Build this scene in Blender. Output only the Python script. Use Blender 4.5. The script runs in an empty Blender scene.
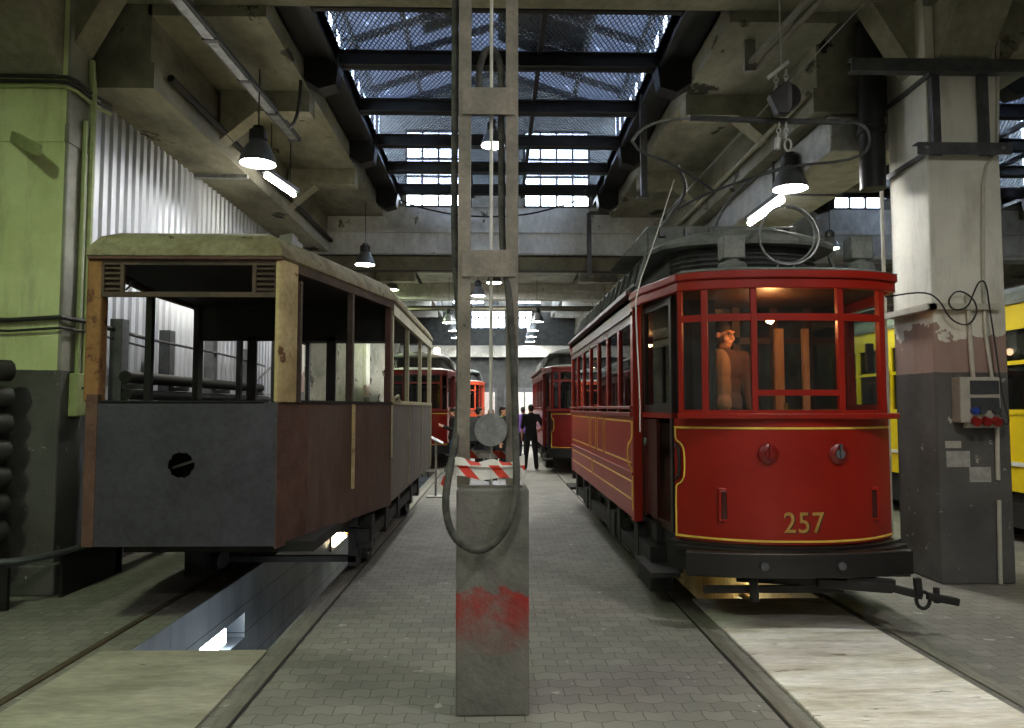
import bpy, bmesh, math, random
from mathutils import Vector, Matrix
random.seed(7)
SC = bpy.context.scene
COL = SC.collection
PI = math.pi
V = Vector

# ------------------------------------------------------------------ materials
def newmat(name):
    m = bpy.data.materials.new(name); m.use_nodes = True
    nt = m.node_tree; nt.nodes.clear()
    out = nt.nodes.new('ShaderNodeOutputMaterial')
    return m, nt, out

def ramp(nt, fac, stops):
    r = nt.nodes.new('ShaderNodeValToRGB')
    el = r.color_ramp.elements
    while len(el) < len(stops): el.new(0.5)
    for e, (p, c) in zip(el, stops):
        e.position = p; e.color = (c[0], c[1], c[2], 1)
    nt.links.new(fac, r.inputs['Fac'])
    return r.outputs['Color']

def noise(nt, vec, scale, detail=6, rough=0.6, dist=0.0):
    n = nt.nodes.new('ShaderNodeTexNoise'); n.inputs['Scale'].default_value = scale
    n.inputs['Detail'].default_value = detail; n.inputs['Roughness'].default_value = rough
    n.inputs['Distortion'].default_value = dist
    nt.links.new(vec, n.inputs['Vector'])
    return n.outputs['Fac']

def mixc(nt, fac, a, b, mode='MIX'):
    n = nt.nodes.new('ShaderNodeMix'); n.data_type = 'RGBA'; n.blend_type = mode
    for s, v in ((n.inputs[0], fac), (n.inputs[6], a), (n.inputs[7], b)):
        if isinstance(v, (int, float)): s.default_value = v
        elif isinstance(v, tuple): s.default_value = (v[0], v[1], v[2], 1)
        else: nt.links.new(v, s)
    return n.outputs[2]

def math_(nt, op, a, b=0.0, c=None):
    n = nt.nodes.new('ShaderNodeMath'); n.operation = op
    for s, v in zip(n.inputs, (a, b) if c is None else (a, b, c)):
        if isinstance(v, (int, float)): s.default_value = v
        else: nt.links.new(v, s)
    return n.outputs[0]

def coord(nt, scale=(1, 1, 1)):
    g = nt.nodes.new('ShaderNodeNewGeometry')
    mp = nt.nodes.new('ShaderNodeMapping'); mp.inputs['Scale'].default_value = scale
    nt.links.new(g.outputs['Position'], mp.inputs['Vector'])
    return mp.outputs['Vector']

def ocoord(nt, scale=(1, 1, 1)):
    g = nt.nodes.new('ShaderNodeTexCoord')
    mp = nt.nodes.new('ShaderNodeMapping'); mp.inputs['Scale'].default_value = scale
    nt.links.new(g.outputs['Object'], mp.inputs['Vector'])
    return mp.outputs['Vector']

def finish(nt, out, color, rough=0.6, metal=0.0, bump=None, bstr=0.2, spec=0.5, coat=0.0):
    p = nt.nodes.new('ShaderNodeBsdfPrincipled')
    if isinstance(color, tuple): p.inputs['Base Color'].default_value = (*color, 1)
    else: nt.links.new(color, p.inputs['Base Color'])
    if isinstance(rough, (int, float)): p.inputs['Roughness'].default_value = rough
    else: nt.links.new(rough, p.inputs['Roughness'])
    p.inputs['Metallic'].default_value = metal
    p.inputs['Specular IOR Level'].default_value = spec
    p.inputs['Coat Weight'].default_value = coat
    p.inputs['Coat Roughness'].default_value = 0.12
    if bump is not None:
        b = nt.nodes.new('ShaderNodeBump'); b.inputs['Strength'].default_value = bstr
        b.inputs['Distance'].default_value = 0.02
        nt.links.new(bump, b.inputs['Height']); nt.links.new(b.outputs[0], p.inputs['Normal'])
    nt.links.new(p.outputs[0], out.inputs['Surface'])
    return p

def S(c):                     # 0-255 sRGB to linear
    return tuple((x/255/12.92 if x/255 <= 0.04045 else ((x/255+0.055)/1.055)**2.4) for x in c)

def mottled(name, c1, c2, rough=0.6, metal=0.0, scale=3.0, stretch=(1, 1, 1), c3=None, lo=0.35, hi=0.65,
            bstr=0.15, spec=0.4, coat=0.0, spots=None, spot_scale=9.0, spot_lo=0.66, grain=0.16):
    m, nt, out = newmat(name)
    v = coord(nt, stretch)
    f = noise(nt, v, scale)
    st = [(lo, c1), (hi, c2)] if c3 is None else [(lo, c1), ((lo+hi)/2, c2), (hi, c3)]
    col = ramp(nt, f, st)
    f2 = noise(nt, v, scale*7, 5, 0.7)
    if grain: col = mixc(nt, 1.0, col, ramp(nt, f2, [(0.36, (1-grain,)*3), (0.64, (1+grain*0.7,)*3)]), 'MULTIPLY')
    if spots:
        s = ramp(nt, noise(nt, v, spot_scale, 5, 0.65), [(spot_lo, (0, 0, 0)), (spot_lo+0.04, (1, 1, 1))])
        col = mixc(nt, s, col, spots)
    finish(nt, out, col, rough, metal, f2, bstr, spec, coat)
    return m

def plain(name, c, rough=0.5, metal=0.0, spec=0.5, coat=0.0, var=0.12):
    m, nt, out = newmat(name)
    f = noise(nt, coord(nt), 9.0, 4)
    d = tuple(x*(1-var) for x in c); u = tuple(min(1, x*(1+var)) for x in c)
    finish(nt, out, ramp(nt, f, [(0.35, d), (0.65, u)]), rough, metal, f, 0.04, spec, coat)
    return m

def emit(name, c, s):
    m, nt, out = newmat(name)
    e = nt.nodes.new('ShaderNodeEmission'); e.inputs[0].default_value = (*c, 1); e.inputs[1].default_value = s
    nt.links.new(e.outputs[0], out.inputs['Surface'])
    return m

def glass(name, tint=(0.8, 0.85, 0.85), refl=0.06, rough=0.02, dirt=0.1):
    m, nt, out = newmat(name)
    t = nt.nodes.new('ShaderNodeBsdfTransparent'); t.inputs[0].default_value = (*tint, 1)
    g = nt.nodes.new('ShaderNodeBsdfGlossy'); g.inputs['Roughness'].default_value = rough
    d = nt.nodes.new('ShaderNodeBsdfDiffuse'); d.inputs[0].default_value = (0.4, 0.42, 0.42, 1)
    lw = nt.nodes.new('ShaderNodeLayerWeight'); lw.inputs[0].default_value = 0.5
    f = math_(nt, 'MULTIPLY_ADD', math_(nt, 'POWER', lw.outputs['Facing'], 4.0), 0.45, refl*0.6)
    f = math_(nt, 'MINIMUM', f, 0.9)
    mx = nt.nodes.new('ShaderNodeMixShader'); nt.links.new(f, mx.inputs[0])
    nt.links.new(t.outputs[0], mx.inputs[1]); nt.links.new(g.outputs[0], mx.inputs[2])
    df = math_(nt, 'MULTIPLY', noise(nt, coord(nt), 2.5, 6, 0.65), dirt)
    mx2 = nt.nodes.new('ShaderNodeMixShader'); nt.links.new(df, mx2.inputs[0])
    nt.links.new(mx.outputs[0], mx2.inputs[1]); nt.links.new(d.outputs[0], mx2.inputs[2])
    nt.links.new(mx2.outputs[0], out.inputs['Surface'])
    return m

M = {}
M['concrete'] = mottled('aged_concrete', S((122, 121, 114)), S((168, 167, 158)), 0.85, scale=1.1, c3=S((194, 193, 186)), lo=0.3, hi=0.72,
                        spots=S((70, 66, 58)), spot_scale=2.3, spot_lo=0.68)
M['lit_concrete'] = mottled('sooty_skylit_concrete', S((176, 175, 168)), S((212, 211, 204)), 0.85, scale=1.3, c3=S((230, 229, 224)), lo=0.3, hi=0.7, stretch=(1, 1, 0.6), spots=S((110, 106, 98)), spot_scale=2.6, spot_lo=0.66)  # paler copy of the concrete, skylight on the beams put into its colour
M['bright_steel'] = plain('bright_steel', S((186, 186, 182)), 0.35, 0.35)
M['concrete_dark'] = mottled('sooty_concrete', S((84, 82, 70)), S((132, 130, 114)), 0.9, scale=0.9, c3=S((160, 157, 138)), lo=0.32, hi=0.70,
                             stretch=(1, 0.5, 1), spots=S((54, 52, 44)), spot_scale=1.8, spot_lo=0.60)
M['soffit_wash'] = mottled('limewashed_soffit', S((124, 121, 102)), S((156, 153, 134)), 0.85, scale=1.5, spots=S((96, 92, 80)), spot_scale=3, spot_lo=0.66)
M['black_steel'] = plain('black_steel', S((28, 28, 29)), 0.55, 0.3, var=0.3)
M['dark_steel'] = mottled('dark_grey_steel', S((68, 70, 73)), S((90, 92, 95)), 0.5, 0.1, 5)
M['grey_paint'] = mottled('grey_machine_paint', S((112, 110, 102)), S((136, 134, 124)), 0.5, 0.1, 6, spots=S((95, 70, 50)), spot_scale=14, spot_lo=0.72)
M['mast_paint'] = mottled('warm_grey_mast_paint', S((112, 107, 98)), S((142, 134, 122)), 0.55, 0.1, 5, spots=S((112, 84, 62)), spot_scale=9, spot_lo=0.70)
M['galv'] = mottled('galvanised_steel', S((128, 130, 130)), S((166, 168, 168)), 0.4, 0.7, 12)
M['white_rope'] = plain('white_rope', S((205, 203, 195)), 0.9)
M['roof_lamp_glow'] = emit('roof_lamp_glow', (1.0, 0.62, 0.35), 14)
M['lit_wood'] = mottled('lamplit_varnished_wood', S((170, 132, 96)), S((204, 168, 128)), 0.3, 0, 5, stretch=(6, 6, 0.7))
M['rubber'] = mottled('dusty_black_rubber', S((48, 48, 46)), S((86, 85, 80)), 0.75, 0, 14)
M['rail_steel'] = mottled('worn_rail_steel', S((116, 113, 103)), S((142, 139, 128)), 0.5, 0.2, 8, stretch=(4, 0.6, 4))
M['rust_rail'] = mottled('rusty_rail', S((70, 60, 47)), S((98, 86, 68)), 0.75, 0.1, 9, stretch=(3, 0.5, 3))
M['underframe'] = plain('sooty_underframe', S((26, 25, 24)), 0.7, 0.1, var=0.35)
M['red'] = mottled('glossy_tram_red', S((131, 23, 11)), S((145, 28, 14)), 0.38, 0, 1.5, bstr=0.01, spec=0.35, coat=0.12, grain=0.03)
M['red_dark'] = mottled('deep_red_paint', S((100, 13, 11)), S((118, 18, 14)), 0.3, 0, 2, bstr=0.01, coat=0.2, grain=0.03)
M['maroon'] = mottled('old_maroon_paint', S((100, 16, 12)), S((130, 24, 17)), 0.45, 0, 2, bstr=0.02, grain=0.03)
M['letterboard'] = mottled('brown_letterboard', S((66, 34, 28)), S((90, 48, 40)), 0.4, 0, 4)
M['gold'] = plain('gold_lining', S((224, 190, 82)), 0.4, 0.0)
M['gold_pale'] = plain('faded_gold_leaf', S((176, 140, 72)), 0.4, 0.3, var=0.3)
M['black_paint'] = plain('black_paint', S((22, 20, 20)), 0.4)
M['roof_grey'] = mottled('grey_roof_paint', S((92, 96, 92)), S((126, 130, 124)), 0.65, 0.1, 4)
M['roof_dark'] = mottled('dark_roof_felt', S((48, 50, 50)), S((70, 72, 70)), 0.8, 0, 5)
M['wood'] = mottled('varnished_wood', S((130, 84, 46)), S((176, 124, 74)), 0.35, 0, 5, stretch=(6, 6, 0.7))
M['dark_wood'] = mottled('dark_interior_wood', S((44, 30, 22)), S((64, 42, 30)), 0.5, 0, 5, stretch=(5, 5, 0.8))
M['glass'] = glass('window_glass', (0.86, 0.89, 0.89), 0.07, 0.02, 0.012)
M['glass_dark'] = glass('dusky_window_glass', (0.45, 0.47, 0.48), 0.10, 0.02, 0.015)
M['brass'] = plain('brass', S((190, 150, 80)), 0.3, 0.9)
M['lens_red'] = plain('dark_red_lens', S((60, 8, 8)), 0.15, coat=0.6)
M['slate'] = mottled('slate_grey_primer', S((58, 57, 66)), S((68, 67, 77)), 0.7, 0, 2.5, spots=S((64, 62, 66)), spot_scale=5, spot_lo=0.72)
M['rust_primer'] = mottled('brown_rust_primer', S((84, 66, 58)), S((104, 84, 74)), 0.75, 0, 1.6, stretch=(1, 1, 0.35), c3=S((96, 90, 84)), lo=0.3, hi=0.75, spots=S((104, 74, 60)), spot_scale=3.5, spot_lo=0.63)
M['rust_edge'] = mottled('red_lead_edge', S((84, 58, 50)), S((106, 78, 68)), 0.8, 0, 5)
M['grey_primer'] = mottled('olive_grey_primer', S((92, 86, 76)), S((116, 110, 98)), 0.75, 0, 2.0, stretch=(1, 1, 0.4), spots=S((100, 70, 56)), spot_scale=4, spot_lo=0.67)
M['cream'] = mottled('chipped_cream_paint', S((168, 148, 104)), S((200, 180, 132)), 0.65, 0, 3, spots=S((110, 70, 44)), spot_scale=5.5, spot_lo=0.60)
M['ochre'] = mottled('rusty_ochre_paint', S((122, 84, 50)), S((150, 110, 68)), 0.75, 0, 3, spots=S((96, 60, 40)), spot_scale=5, spot_lo=0.57)
M['pale_frame'] = mottled('pale_olive_undercoat', S((160, 158, 126)), S((188, 184, 152)), 0.65, 0, 4, spots=S((120, 100, 74)), spot_scale=6, spot_lo=0.66)
M['brown_frame'] = mottled('bare_brown_frame', S((66, 54, 46)), S((92, 76, 66)), 0.75, 0.1, 4)
M['moss_roof'] = mottled('mossy_grey_roof', S((92, 88, 66)), S((146, 140, 114)), 0.9, 0, 2.6, c3=S((108, 94, 70)), lo=0.3, hi=0.7, spots=S((84, 74, 56)), spot_scale=6, spot_lo=0.62, bstr=0.3)
M['yellow'] = mottled('tram_yellow', S((206, 178, 8)), S((222, 196, 18)), 0.35, 0, 1.5, bstr=0.02, grain=0.03)
M['white_trim'] = plain('white_trim', S((206, 204, 196)), 0.45)
M['orange'] = plain('orange_red_paint', S((178, 62, 26)), 0.45)
M['foil'] = mottled('crinkled_foil', S((172, 172, 166)), S((206, 206, 198)), 0.28, 0.9, 6, bstr=0.9)
M['cover'] = mottled('worn_pit_board', S((138, 134, 118)), S((164, 160, 144)), 0.8, 0, 1.6, stretch=(0.8, 2.5, 1), c3=S((180, 176, 160)), lo=0.3, hi=0.72, spots=S((96, 90, 70)), spot_scale=5, spot_lo=0.68)
M['cover_white'] = mottled('whitewashed_pit_board', S((190, 180, 154)), S((228, 223, 208)), 0.8, 0, 1.8, stretch=(0.7, 3.2, 1), c3=S((246, 243, 234)), lo=0.32, hi=0.62, spots=S((150, 138, 104)), spot_scale=4, spot_lo=0.64)
M['lamp_body'] = plain('dark_lamp_housing', S((40, 42, 42)), 0.45, 0.3)
M['lamp_shade'] = plain('grey_lamp_shade', S((96, 100, 102)), 0.4, 0.3)
M['door_dark'] = plain('dark_maroon_door', S((52, 12, 11)), 0.4)
M['girder_paint'] = mottled('olive_girder_paint', S((84, 80, 62)), S((112, 108, 86)), 0.7, 0, 3)
M['lamp_inner'] = plain('lamp_reflector', S((200, 202, 200)), 0.3, 0.6)
M['lamp_white'] = emit('lamp_face', (1.0, 0.98, 0.93), 200)
M['lamp_green'] = emit('greenish_lamp_face', (0.80, 1.0, 0.60), 235)
M['tube'] = emit('fluorescent_tube', (1.0, 0.94, 0.80), 45)
M['pit_tube'] = emit('pit_tube', (0.92, 0.97, 1.0), 16)
M['added_pit_tube'] = emit('added_pit_tube', (0.92, 0.97, 1.0), 18)
M['bulb_warm'] = emit('warm_bulb', (1.0, 0.42, 0.14), 400)
M['bulb_pit'] = emit('amber_pit_bulb', (1.0, 0.86, 0.50), 240)
M['paper'] = mottled('scuffed_paper', S((150, 148, 142)), S((176, 174, 168)), 0.8, 0, 14, spots=S((90, 88, 84)), spot_scale=40, spot_lo=0.64)
M['box_grey'] = plain('light_grey_plastic', S((172, 168, 156)), 0.45)
M['box_lid'] = plain('smoky_lid', S((66, 68, 70)), 0.25)
M['socket_red'] = plain('red_socket', S((132, 22, 20)), 0.4)
M['socket_blue'] = plain('blue_socket', S((34, 62, 140)), 0.4)
M['conduit'] = plain('pale_conduit', S((186, 182, 168)), 0.55)
M['conduit_green'] = plain('painted_conduit', S((150, 160, 110)), 0.55)
M['cable'] = plain('dark_cable', S((40, 38, 36)), 0.6)
M['skin'] = mottled('skin', S((196, 140, 110)), S((214, 160, 130)), 0.5, 0, 20, bstr=0.02, grain=0.03)
M['hair_brown'] = plain('brown_hair', S((40, 29, 22)), 0.7)
M['hair_grey'] = plain('greying_hair', S((110, 96, 84)), 0.6)
M['hair_tan'] = plain('tan_hair', S((150, 112, 80)), 0.6)
M['black_cloth'] = plain('black_cloth', S((24, 23, 25)), 0.9)
M['dark_jacket'] = plain('dark_jacket_cloth', S((44, 42, 42)), 0.85)
M['brown_jacket'] = plain('brown_jacket_cloth', S((82, 54, 38)), 0.85)
M['pale_shirt'] = plain('buff_shirt', S((150, 116, 84)), 0.85)
M['jeans'] = plain('blue_jeans', S((72, 92, 124)), 0.9)
M['navy'] = plain('navy_cloth', S((30, 32, 42)), 0.9)
M['white_cloth'] = plain('white_cloth', S((200, 198, 194)), 0.9)
M['hi_vis'] = plain('yellow_green_vest', S((190, 220, 60)), 0.8)
M['purple'] = plain('purple_cloth', S((104, 70, 150)), 0.85)
M['eye'] = plain('eye', S((30, 24, 22)), 0.2)
M['rain_grey'] = plain('radiator_iron', S((46, 44, 42)), 0.6)
def dirty_glass():
    m, nt, out = newmat('dirty_roof_glass')
    t = nt.nodes.new('ShaderNodeBsdfTransparent'); t.inputs[0].default_value = (0.5, 0.54, 0.6, 1)
    d = nt.nodes.new('ShaderNodeBsdfTranslucent'); d.inputs[0].default_value = (0.14, 0.15, 0.17, 1)
    f = ramp(nt, noise(nt, coord(nt, (1, 1, 1)), 5, 6, 0.7), [(0.58, (1, 1, 1)), (0.70, (0.2, 0.2, 0.2))])
    mx = nt.nodes.new('ShaderNodeMixShader'); nt.links.new(f, mx.inputs[0]); nt.links.new(t.outputs[0], mx.inputs[1]); nt.links.new(d.outputs[0], mx.inputs[2])
    nt.links.new(mx.outputs[0], out.inputs['Surface'])
    return m
M['roof_glass'] = dirty_glass()
M['pit_warm'] = emit('warm_pit_panel', (1.0, 0.80, 0.50), 22)
M['sky_glass'] = glass('lantern_glass', (0.94, 0.97, 1.0), 0.03, 0.05, 0.05)

def mat_column(name, top1, top2, band):
    """paint on a column: white above, tinted for green lamp light on the left column, dark grey dado below z 2.05, worn edges"""
    m, nt, out = newmat(name)
    v = coord(nt)
    sep = nt.nodes.new('ShaderNodeSeparateXYZ'); nt.links.new(v, sep.inputs[0])
    z = math_(nt, 'ADD', sep.outputs[2], math_(nt, 'MULTIPLY', math_(nt, 'SUBTRACT', noise(nt, v, 4, 5), 0.5), 0.03))
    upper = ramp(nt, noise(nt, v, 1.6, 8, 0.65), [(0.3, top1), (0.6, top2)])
    crack = ramp(nt, noise(nt, v, 6, 9, 0.8, 1.5), [(0.66, (0, 0, 0)), (0.70, (1, 1, 1))])
    upper = mixc(nt, math_(nt, 'MULTIPLY', crack, 0.7), upper, S((96, 88, 72)))
    stain = ramp(nt, noise(nt, coord(nt, (1, 1, 0.18)), 5, 7, 0.7), [(0.5, (0, 0, 0)), (0.78, (1, 1, 1))])
    upper = mixc(nt, math_(nt, 'MULTIPLY', stain, 0.5), upper, S((112, 110, 88)))
    lower = ramp(nt, noise(nt, v, 1.8, 7), [(0.3, S((70, 69, 66))), (0.7, S((98, 97, 94)))])
    chip = ramp(nt, noise(nt, v, 9, 8, 0.75), [(0.64, (0, 0, 0)), (0.65, (1, 1, 1))])
    lower = mixc(nt, chip, lower, S((176, 172, 160)))
    if band:
        bn = ramp(nt, math_(nt, 'ADD', z, math_(nt, 'MULTIPLY', noise(nt, v, 2.5, 6), 0.5)), [(0.0, (0, 0, 0)), (1.0, (1, 1, 1))])
        inb = math_(nt, 'LESS_THAN', math_(nt, 'ADD', z, math_(nt, 'MULTIPLY', math_(nt, 'SUBTRACT', noise(nt, v, 2.5, 7), 0.5), 0.9)), 2.42)
        upper = mixc(nt, math_(nt, 'MULTIPLY', inb, 0.75), upper, S((122, 74, 62)))
    if not band:          # green lamp light put into the left column's front colour; inner side grey
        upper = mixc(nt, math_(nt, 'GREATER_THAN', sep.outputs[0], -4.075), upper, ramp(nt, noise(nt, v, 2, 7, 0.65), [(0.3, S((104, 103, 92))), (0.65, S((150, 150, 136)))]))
    f = math_(nt, 'GREATER_THAN', z, 2.05)
    col = mixc(nt, f, lower, upper)
    finish(nt, out, col, 0.75, 0, noise(nt, v, 14, 6), 0.2)
    return m
M['col_green'] = mat_column('green_lit_column', S((188, 198, 138)), S((214, 222, 170)), False)
M['col_white'] = mat_column('white_painted_column', S((204, 201, 188)), S((228, 225, 212)), True)

def mat_pavers():
    m, nt, out = newmat('zigzag_pavers')
    v = coord(nt)
    sep = nt.nodes.new('ShaderNodeSeparateXYZ'); nt.links.new(v, sep.inputs[0])
    tri = math_(nt, 'PINGPONG', math_(nt, 'MULTIPLY', sep.outputs[0], 1/0.0825), 1.0)
    tri = math_(nt, 'SMOOTH_MIN', math_(nt, 'MAXIMUM', math_(nt, 'SUBTRACT', math_(nt, 'MULTIPLY', tri, 2.2), 0.6), 0.0), 1.0, 0.1)
    y2 = math_(nt, 'ADD', sep.outputs[1], math_(nt, 'MULTIPLY', tri, 0.022))
    trx = math_(nt, 'PINGPONG', math_(nt, 'MULTIPLY', sep.outputs[1], 1/0.0625), 1.0)
    x2 = math_(nt, 'ADD', sep.outputs[0], math_(nt, 'MULTIPLY', trx, 0.006))
    cb = nt.nodes.new('ShaderNodeCombineXYZ'); nt.links.new(x2, cb.inputs[0]); nt.links.new(y2, cb.inputs[1])
    br = nt.nodes.new('ShaderNodeTexBrick'); nt.links.new(cb.outputs[0], br.inputs['Vector'])
    br.inputs['Scale'].default_value = 1.0; br.inputs['Brick Width'].default_value = 0.165
    br.inputs['Row Height'].default_value = 0.125; br.inputs['Mortar Size'].default_value = 0.0030
    br.inputs['Mortar Smooth'].default_value = 0.3; br.inputs['Bias'].default_value = 0.0
    br.inputs['Color1'].default_value = (*S((126, 124, 117)), 1); br.inputs['Color2'].default_value = (*S((140, 138, 130)), 1)
    br.inputs['Mortar'].default_value = (*S((84, 81, 73)), 1)
    big = ramp(nt, noise(nt, v, 0.7, 6, 0.6), [(0.3, (0.74, 0.74, 0.74)), (0.7, (1.15, 1.14, 1.12))])
    col = mixc(nt, 1.0, br.outputs['Color'], big, 'MULTIPLY')
    sp = ramp(nt, noise(nt, v, 7, 3, 0.5), [(0.69, (0, 0, 0)), (0.71, (1, 1, 1))])
    col = mixc(nt, math_(nt, 'MULTIPLY', sp, 0.6), col, S((190, 186, 172)))
    h = math_(nt, 'SUBTRACT', math_(nt, 'MULTIPLY', noise(nt, v, 40, 4), 0.15), br.outputs['Fac'])
    finish(nt, out, col, 0.75, 0, h, 0.35, 0.35)
    return m
M['pavers'] = mat_pavers()

def mat_tiles():
    m, nt, out = newmat('blue_grey_pit_tiles')
    v = coord(nt)
    sep = nt.nodes.new('ShaderNodeSeparateXYZ'); nt.links.new(v, sep.inputs[0])
    a = math_(nt, 'LESS_THAN', math_(nt, 'FRACT', math_(nt, 'MULTIPLY', sep.outputs[2], 1/0.30)), 0.032)
    b = math_(nt, 'LESS_THAN', math_(nt, 'FRACT', math_(nt, 'MULTIPLY', sep.outputs[1], 1/1.2)), 0.004)
    ln = math_(nt, 'MAXIMUM', a, b)
    base = ramp(nt, noise(nt, coord(nt, (1, 1, 0.3)), 2.2, 7), [(0.3, S((112, 122, 132))), (0.7, S((160, 170, 178)))])
    dirt = ramp(nt, noise(nt, coord(nt, (1, 1, 0.25)), 4, 7, 0.7), [(0.55, (0, 0, 0)), (0.8, (1, 1, 1))])
    base = mixc(nt, math_(nt, 'MULTIPLY', dirt, 0.6), base, S((120, 104, 84)))
    finish(nt, out, mixc(nt, ln, base, S((40, 42, 46))), 0.35, 0, math_(nt, 'SUBTRACT', 1.0, ln), 0.3)
    return m
M['tiles'] = mat_tiles()
M['pit_amber'] = mottled('rough_pit_plaster', S((140, 124, 90)), S((190, 176, 136)), 0.85, 0, 2.5, stretch=(1, 1, 0.5), spots=S((96, 72, 40)), spot_scale=5, spot_lo=0.6)

def mat_corrugated():
    m, nt, out = newmat('pale_corrugated_sheet')
    v = coord(nt, (1, 1, 0.15))
    col = ramp(nt, noise(nt, v, 3, 6), [(0.3, S((162, 166, 172))), (0.7, S((186, 190, 196)))])
    finish(nt, out, col, 0.42, 0.35, None)
    return m
M['corrugated'] = mat_corrugated()

def mat_mesh():
    m, nt, out = newmat('expanded_steel_mesh')
    v = coord(nt)
    sep = nt.nodes.new('ShaderNodeSeparateXYZ'); nt.links.new(v, sep.inputs[0])
    s = 1/0.06
    p = math_(nt, 'ADD', math_(nt, 'MULTIPLY', sep.outputs[0], s), math_(nt, 'MULTIPLY', sep.outputs[1], s*0.5))
    q = math_(nt, 'SUBTRACT', math_(nt, 'MULTIPLY', sep.outputs[0], s), math_(nt, 'MULTIPLY', sep.outputs[1], s*0.5))
    a = math_(nt, 'LESS_THAN', math_(nt, 'FRACT', p), 0.22)
    b = math_(nt, 'LESS_THAN', math_(nt, 'FRACT', q), 0.22)
    f = math_(nt, 'MAXIMUM', a, b)
    t = nt.nodes.new('ShaderNodeBsdfTransparent')
    d = nt.nodes.new('ShaderNodeBsdfPrincipled'); d.inputs['Base Color'].default_value = (*S((78, 84, 98)), 1)
    d.inputs['Metallic'].default_value = 0.3; d.inputs['Roughness'].default_value = 0.5
    mx = nt.nodes.new('ShaderNodeMixShader'); nt.links.new(f, mx.inputs[0])
    nt.links.new(t.outputs[0], mx.inputs[1]); nt.links.new(d.outputs[0], mx.inputs[2])
    nt.links.new(mx.outputs[0], out.inputs['Surface'])
    return m
M['mesh'] = mat_mesh()
M['wired_glass'] = glass('blue_wired_glass', (0.80, 0.85, 0.94), 0.06, 0.15, 0.30)

def mat_block():
    m, nt, out = newmat('concrete_block_with_red_paint')
    v = coord(nt)
    sep = nt.nodes.new('ShaderNodeSeparateXYZ'); nt.links.new(v, sep.inputs[0])
    base = ramp(nt, noise(nt, v, 4, 8, 0.65), [(0.3, S((92, 91, 86))), (0.7, S((126, 124, 117)))])
    chip = ramp(nt, noise(nt, v, 13, 6, 0.7), [(0.68, (0, 0, 0)), (0.70, (1, 1, 1))])
    base = mixc(nt, chip, base, S((64, 62, 58)))
    n = math_(nt, 'MULTIPLY', math_(nt, 'SUBTRACT', noise(nt, v, 5, 6, 0.6), 0.5), 0.30)
    zz = math_(nt, 'ADD', sep.outputs[2], n)
    red = ramp(nt, zz, [(0.33, (0, 0, 0)), (0.52, (0.75, 0.75, 0.75)), (0.665, (1, 1, 1)), (0.69, (0, 0, 0))])
    wear = ramp(nt, noise(nt, v, 8, 7, 0.7), [(0.40, (1, 1, 1)), (0.66, (0.25, 0.25, 0.25))])
    red = math_(nt, 'MULTIPLY', red, wear)
    finish(nt, out, mixc(nt, red, base, S((156, 44, 36))), 0.8, 0, noise(nt, v, 22, 6), 0.5)
    return m
M['block'] = mat_block()

def mat_tape():
    m, nt, out = newmat('red_white_barrier_tape')
    v = ocoord(nt)
    sep = nt.nodes.new('ShaderNodeSeparateXYZ'); nt.links.new(v, sep.inputs[0])
    p = math_(nt, 'ADD', math_(nt, 'MULTIPLY', sep.outputs[0], 5.6), math_(nt, 'MULTIPLY', sep.outputs[2], 5.0))
    p = math_(nt, 'ADD', p, math_(nt, 'MULTIPLY', math_(nt, 'GREATER_THAN', sep.outputs[2], 0.016), 0.55))
    f = math_(nt, 'LESS_THAN', math_(nt, 'FRACT', p), 0.34)
    finish(nt, out, mixc(nt, f, S((214, 212, 206)), S((206, 52, 30))), 0.4, 0, noise(nt, v, 20, 3), 0.4)
    return m
M['tape'] = mat_tape()

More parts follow.
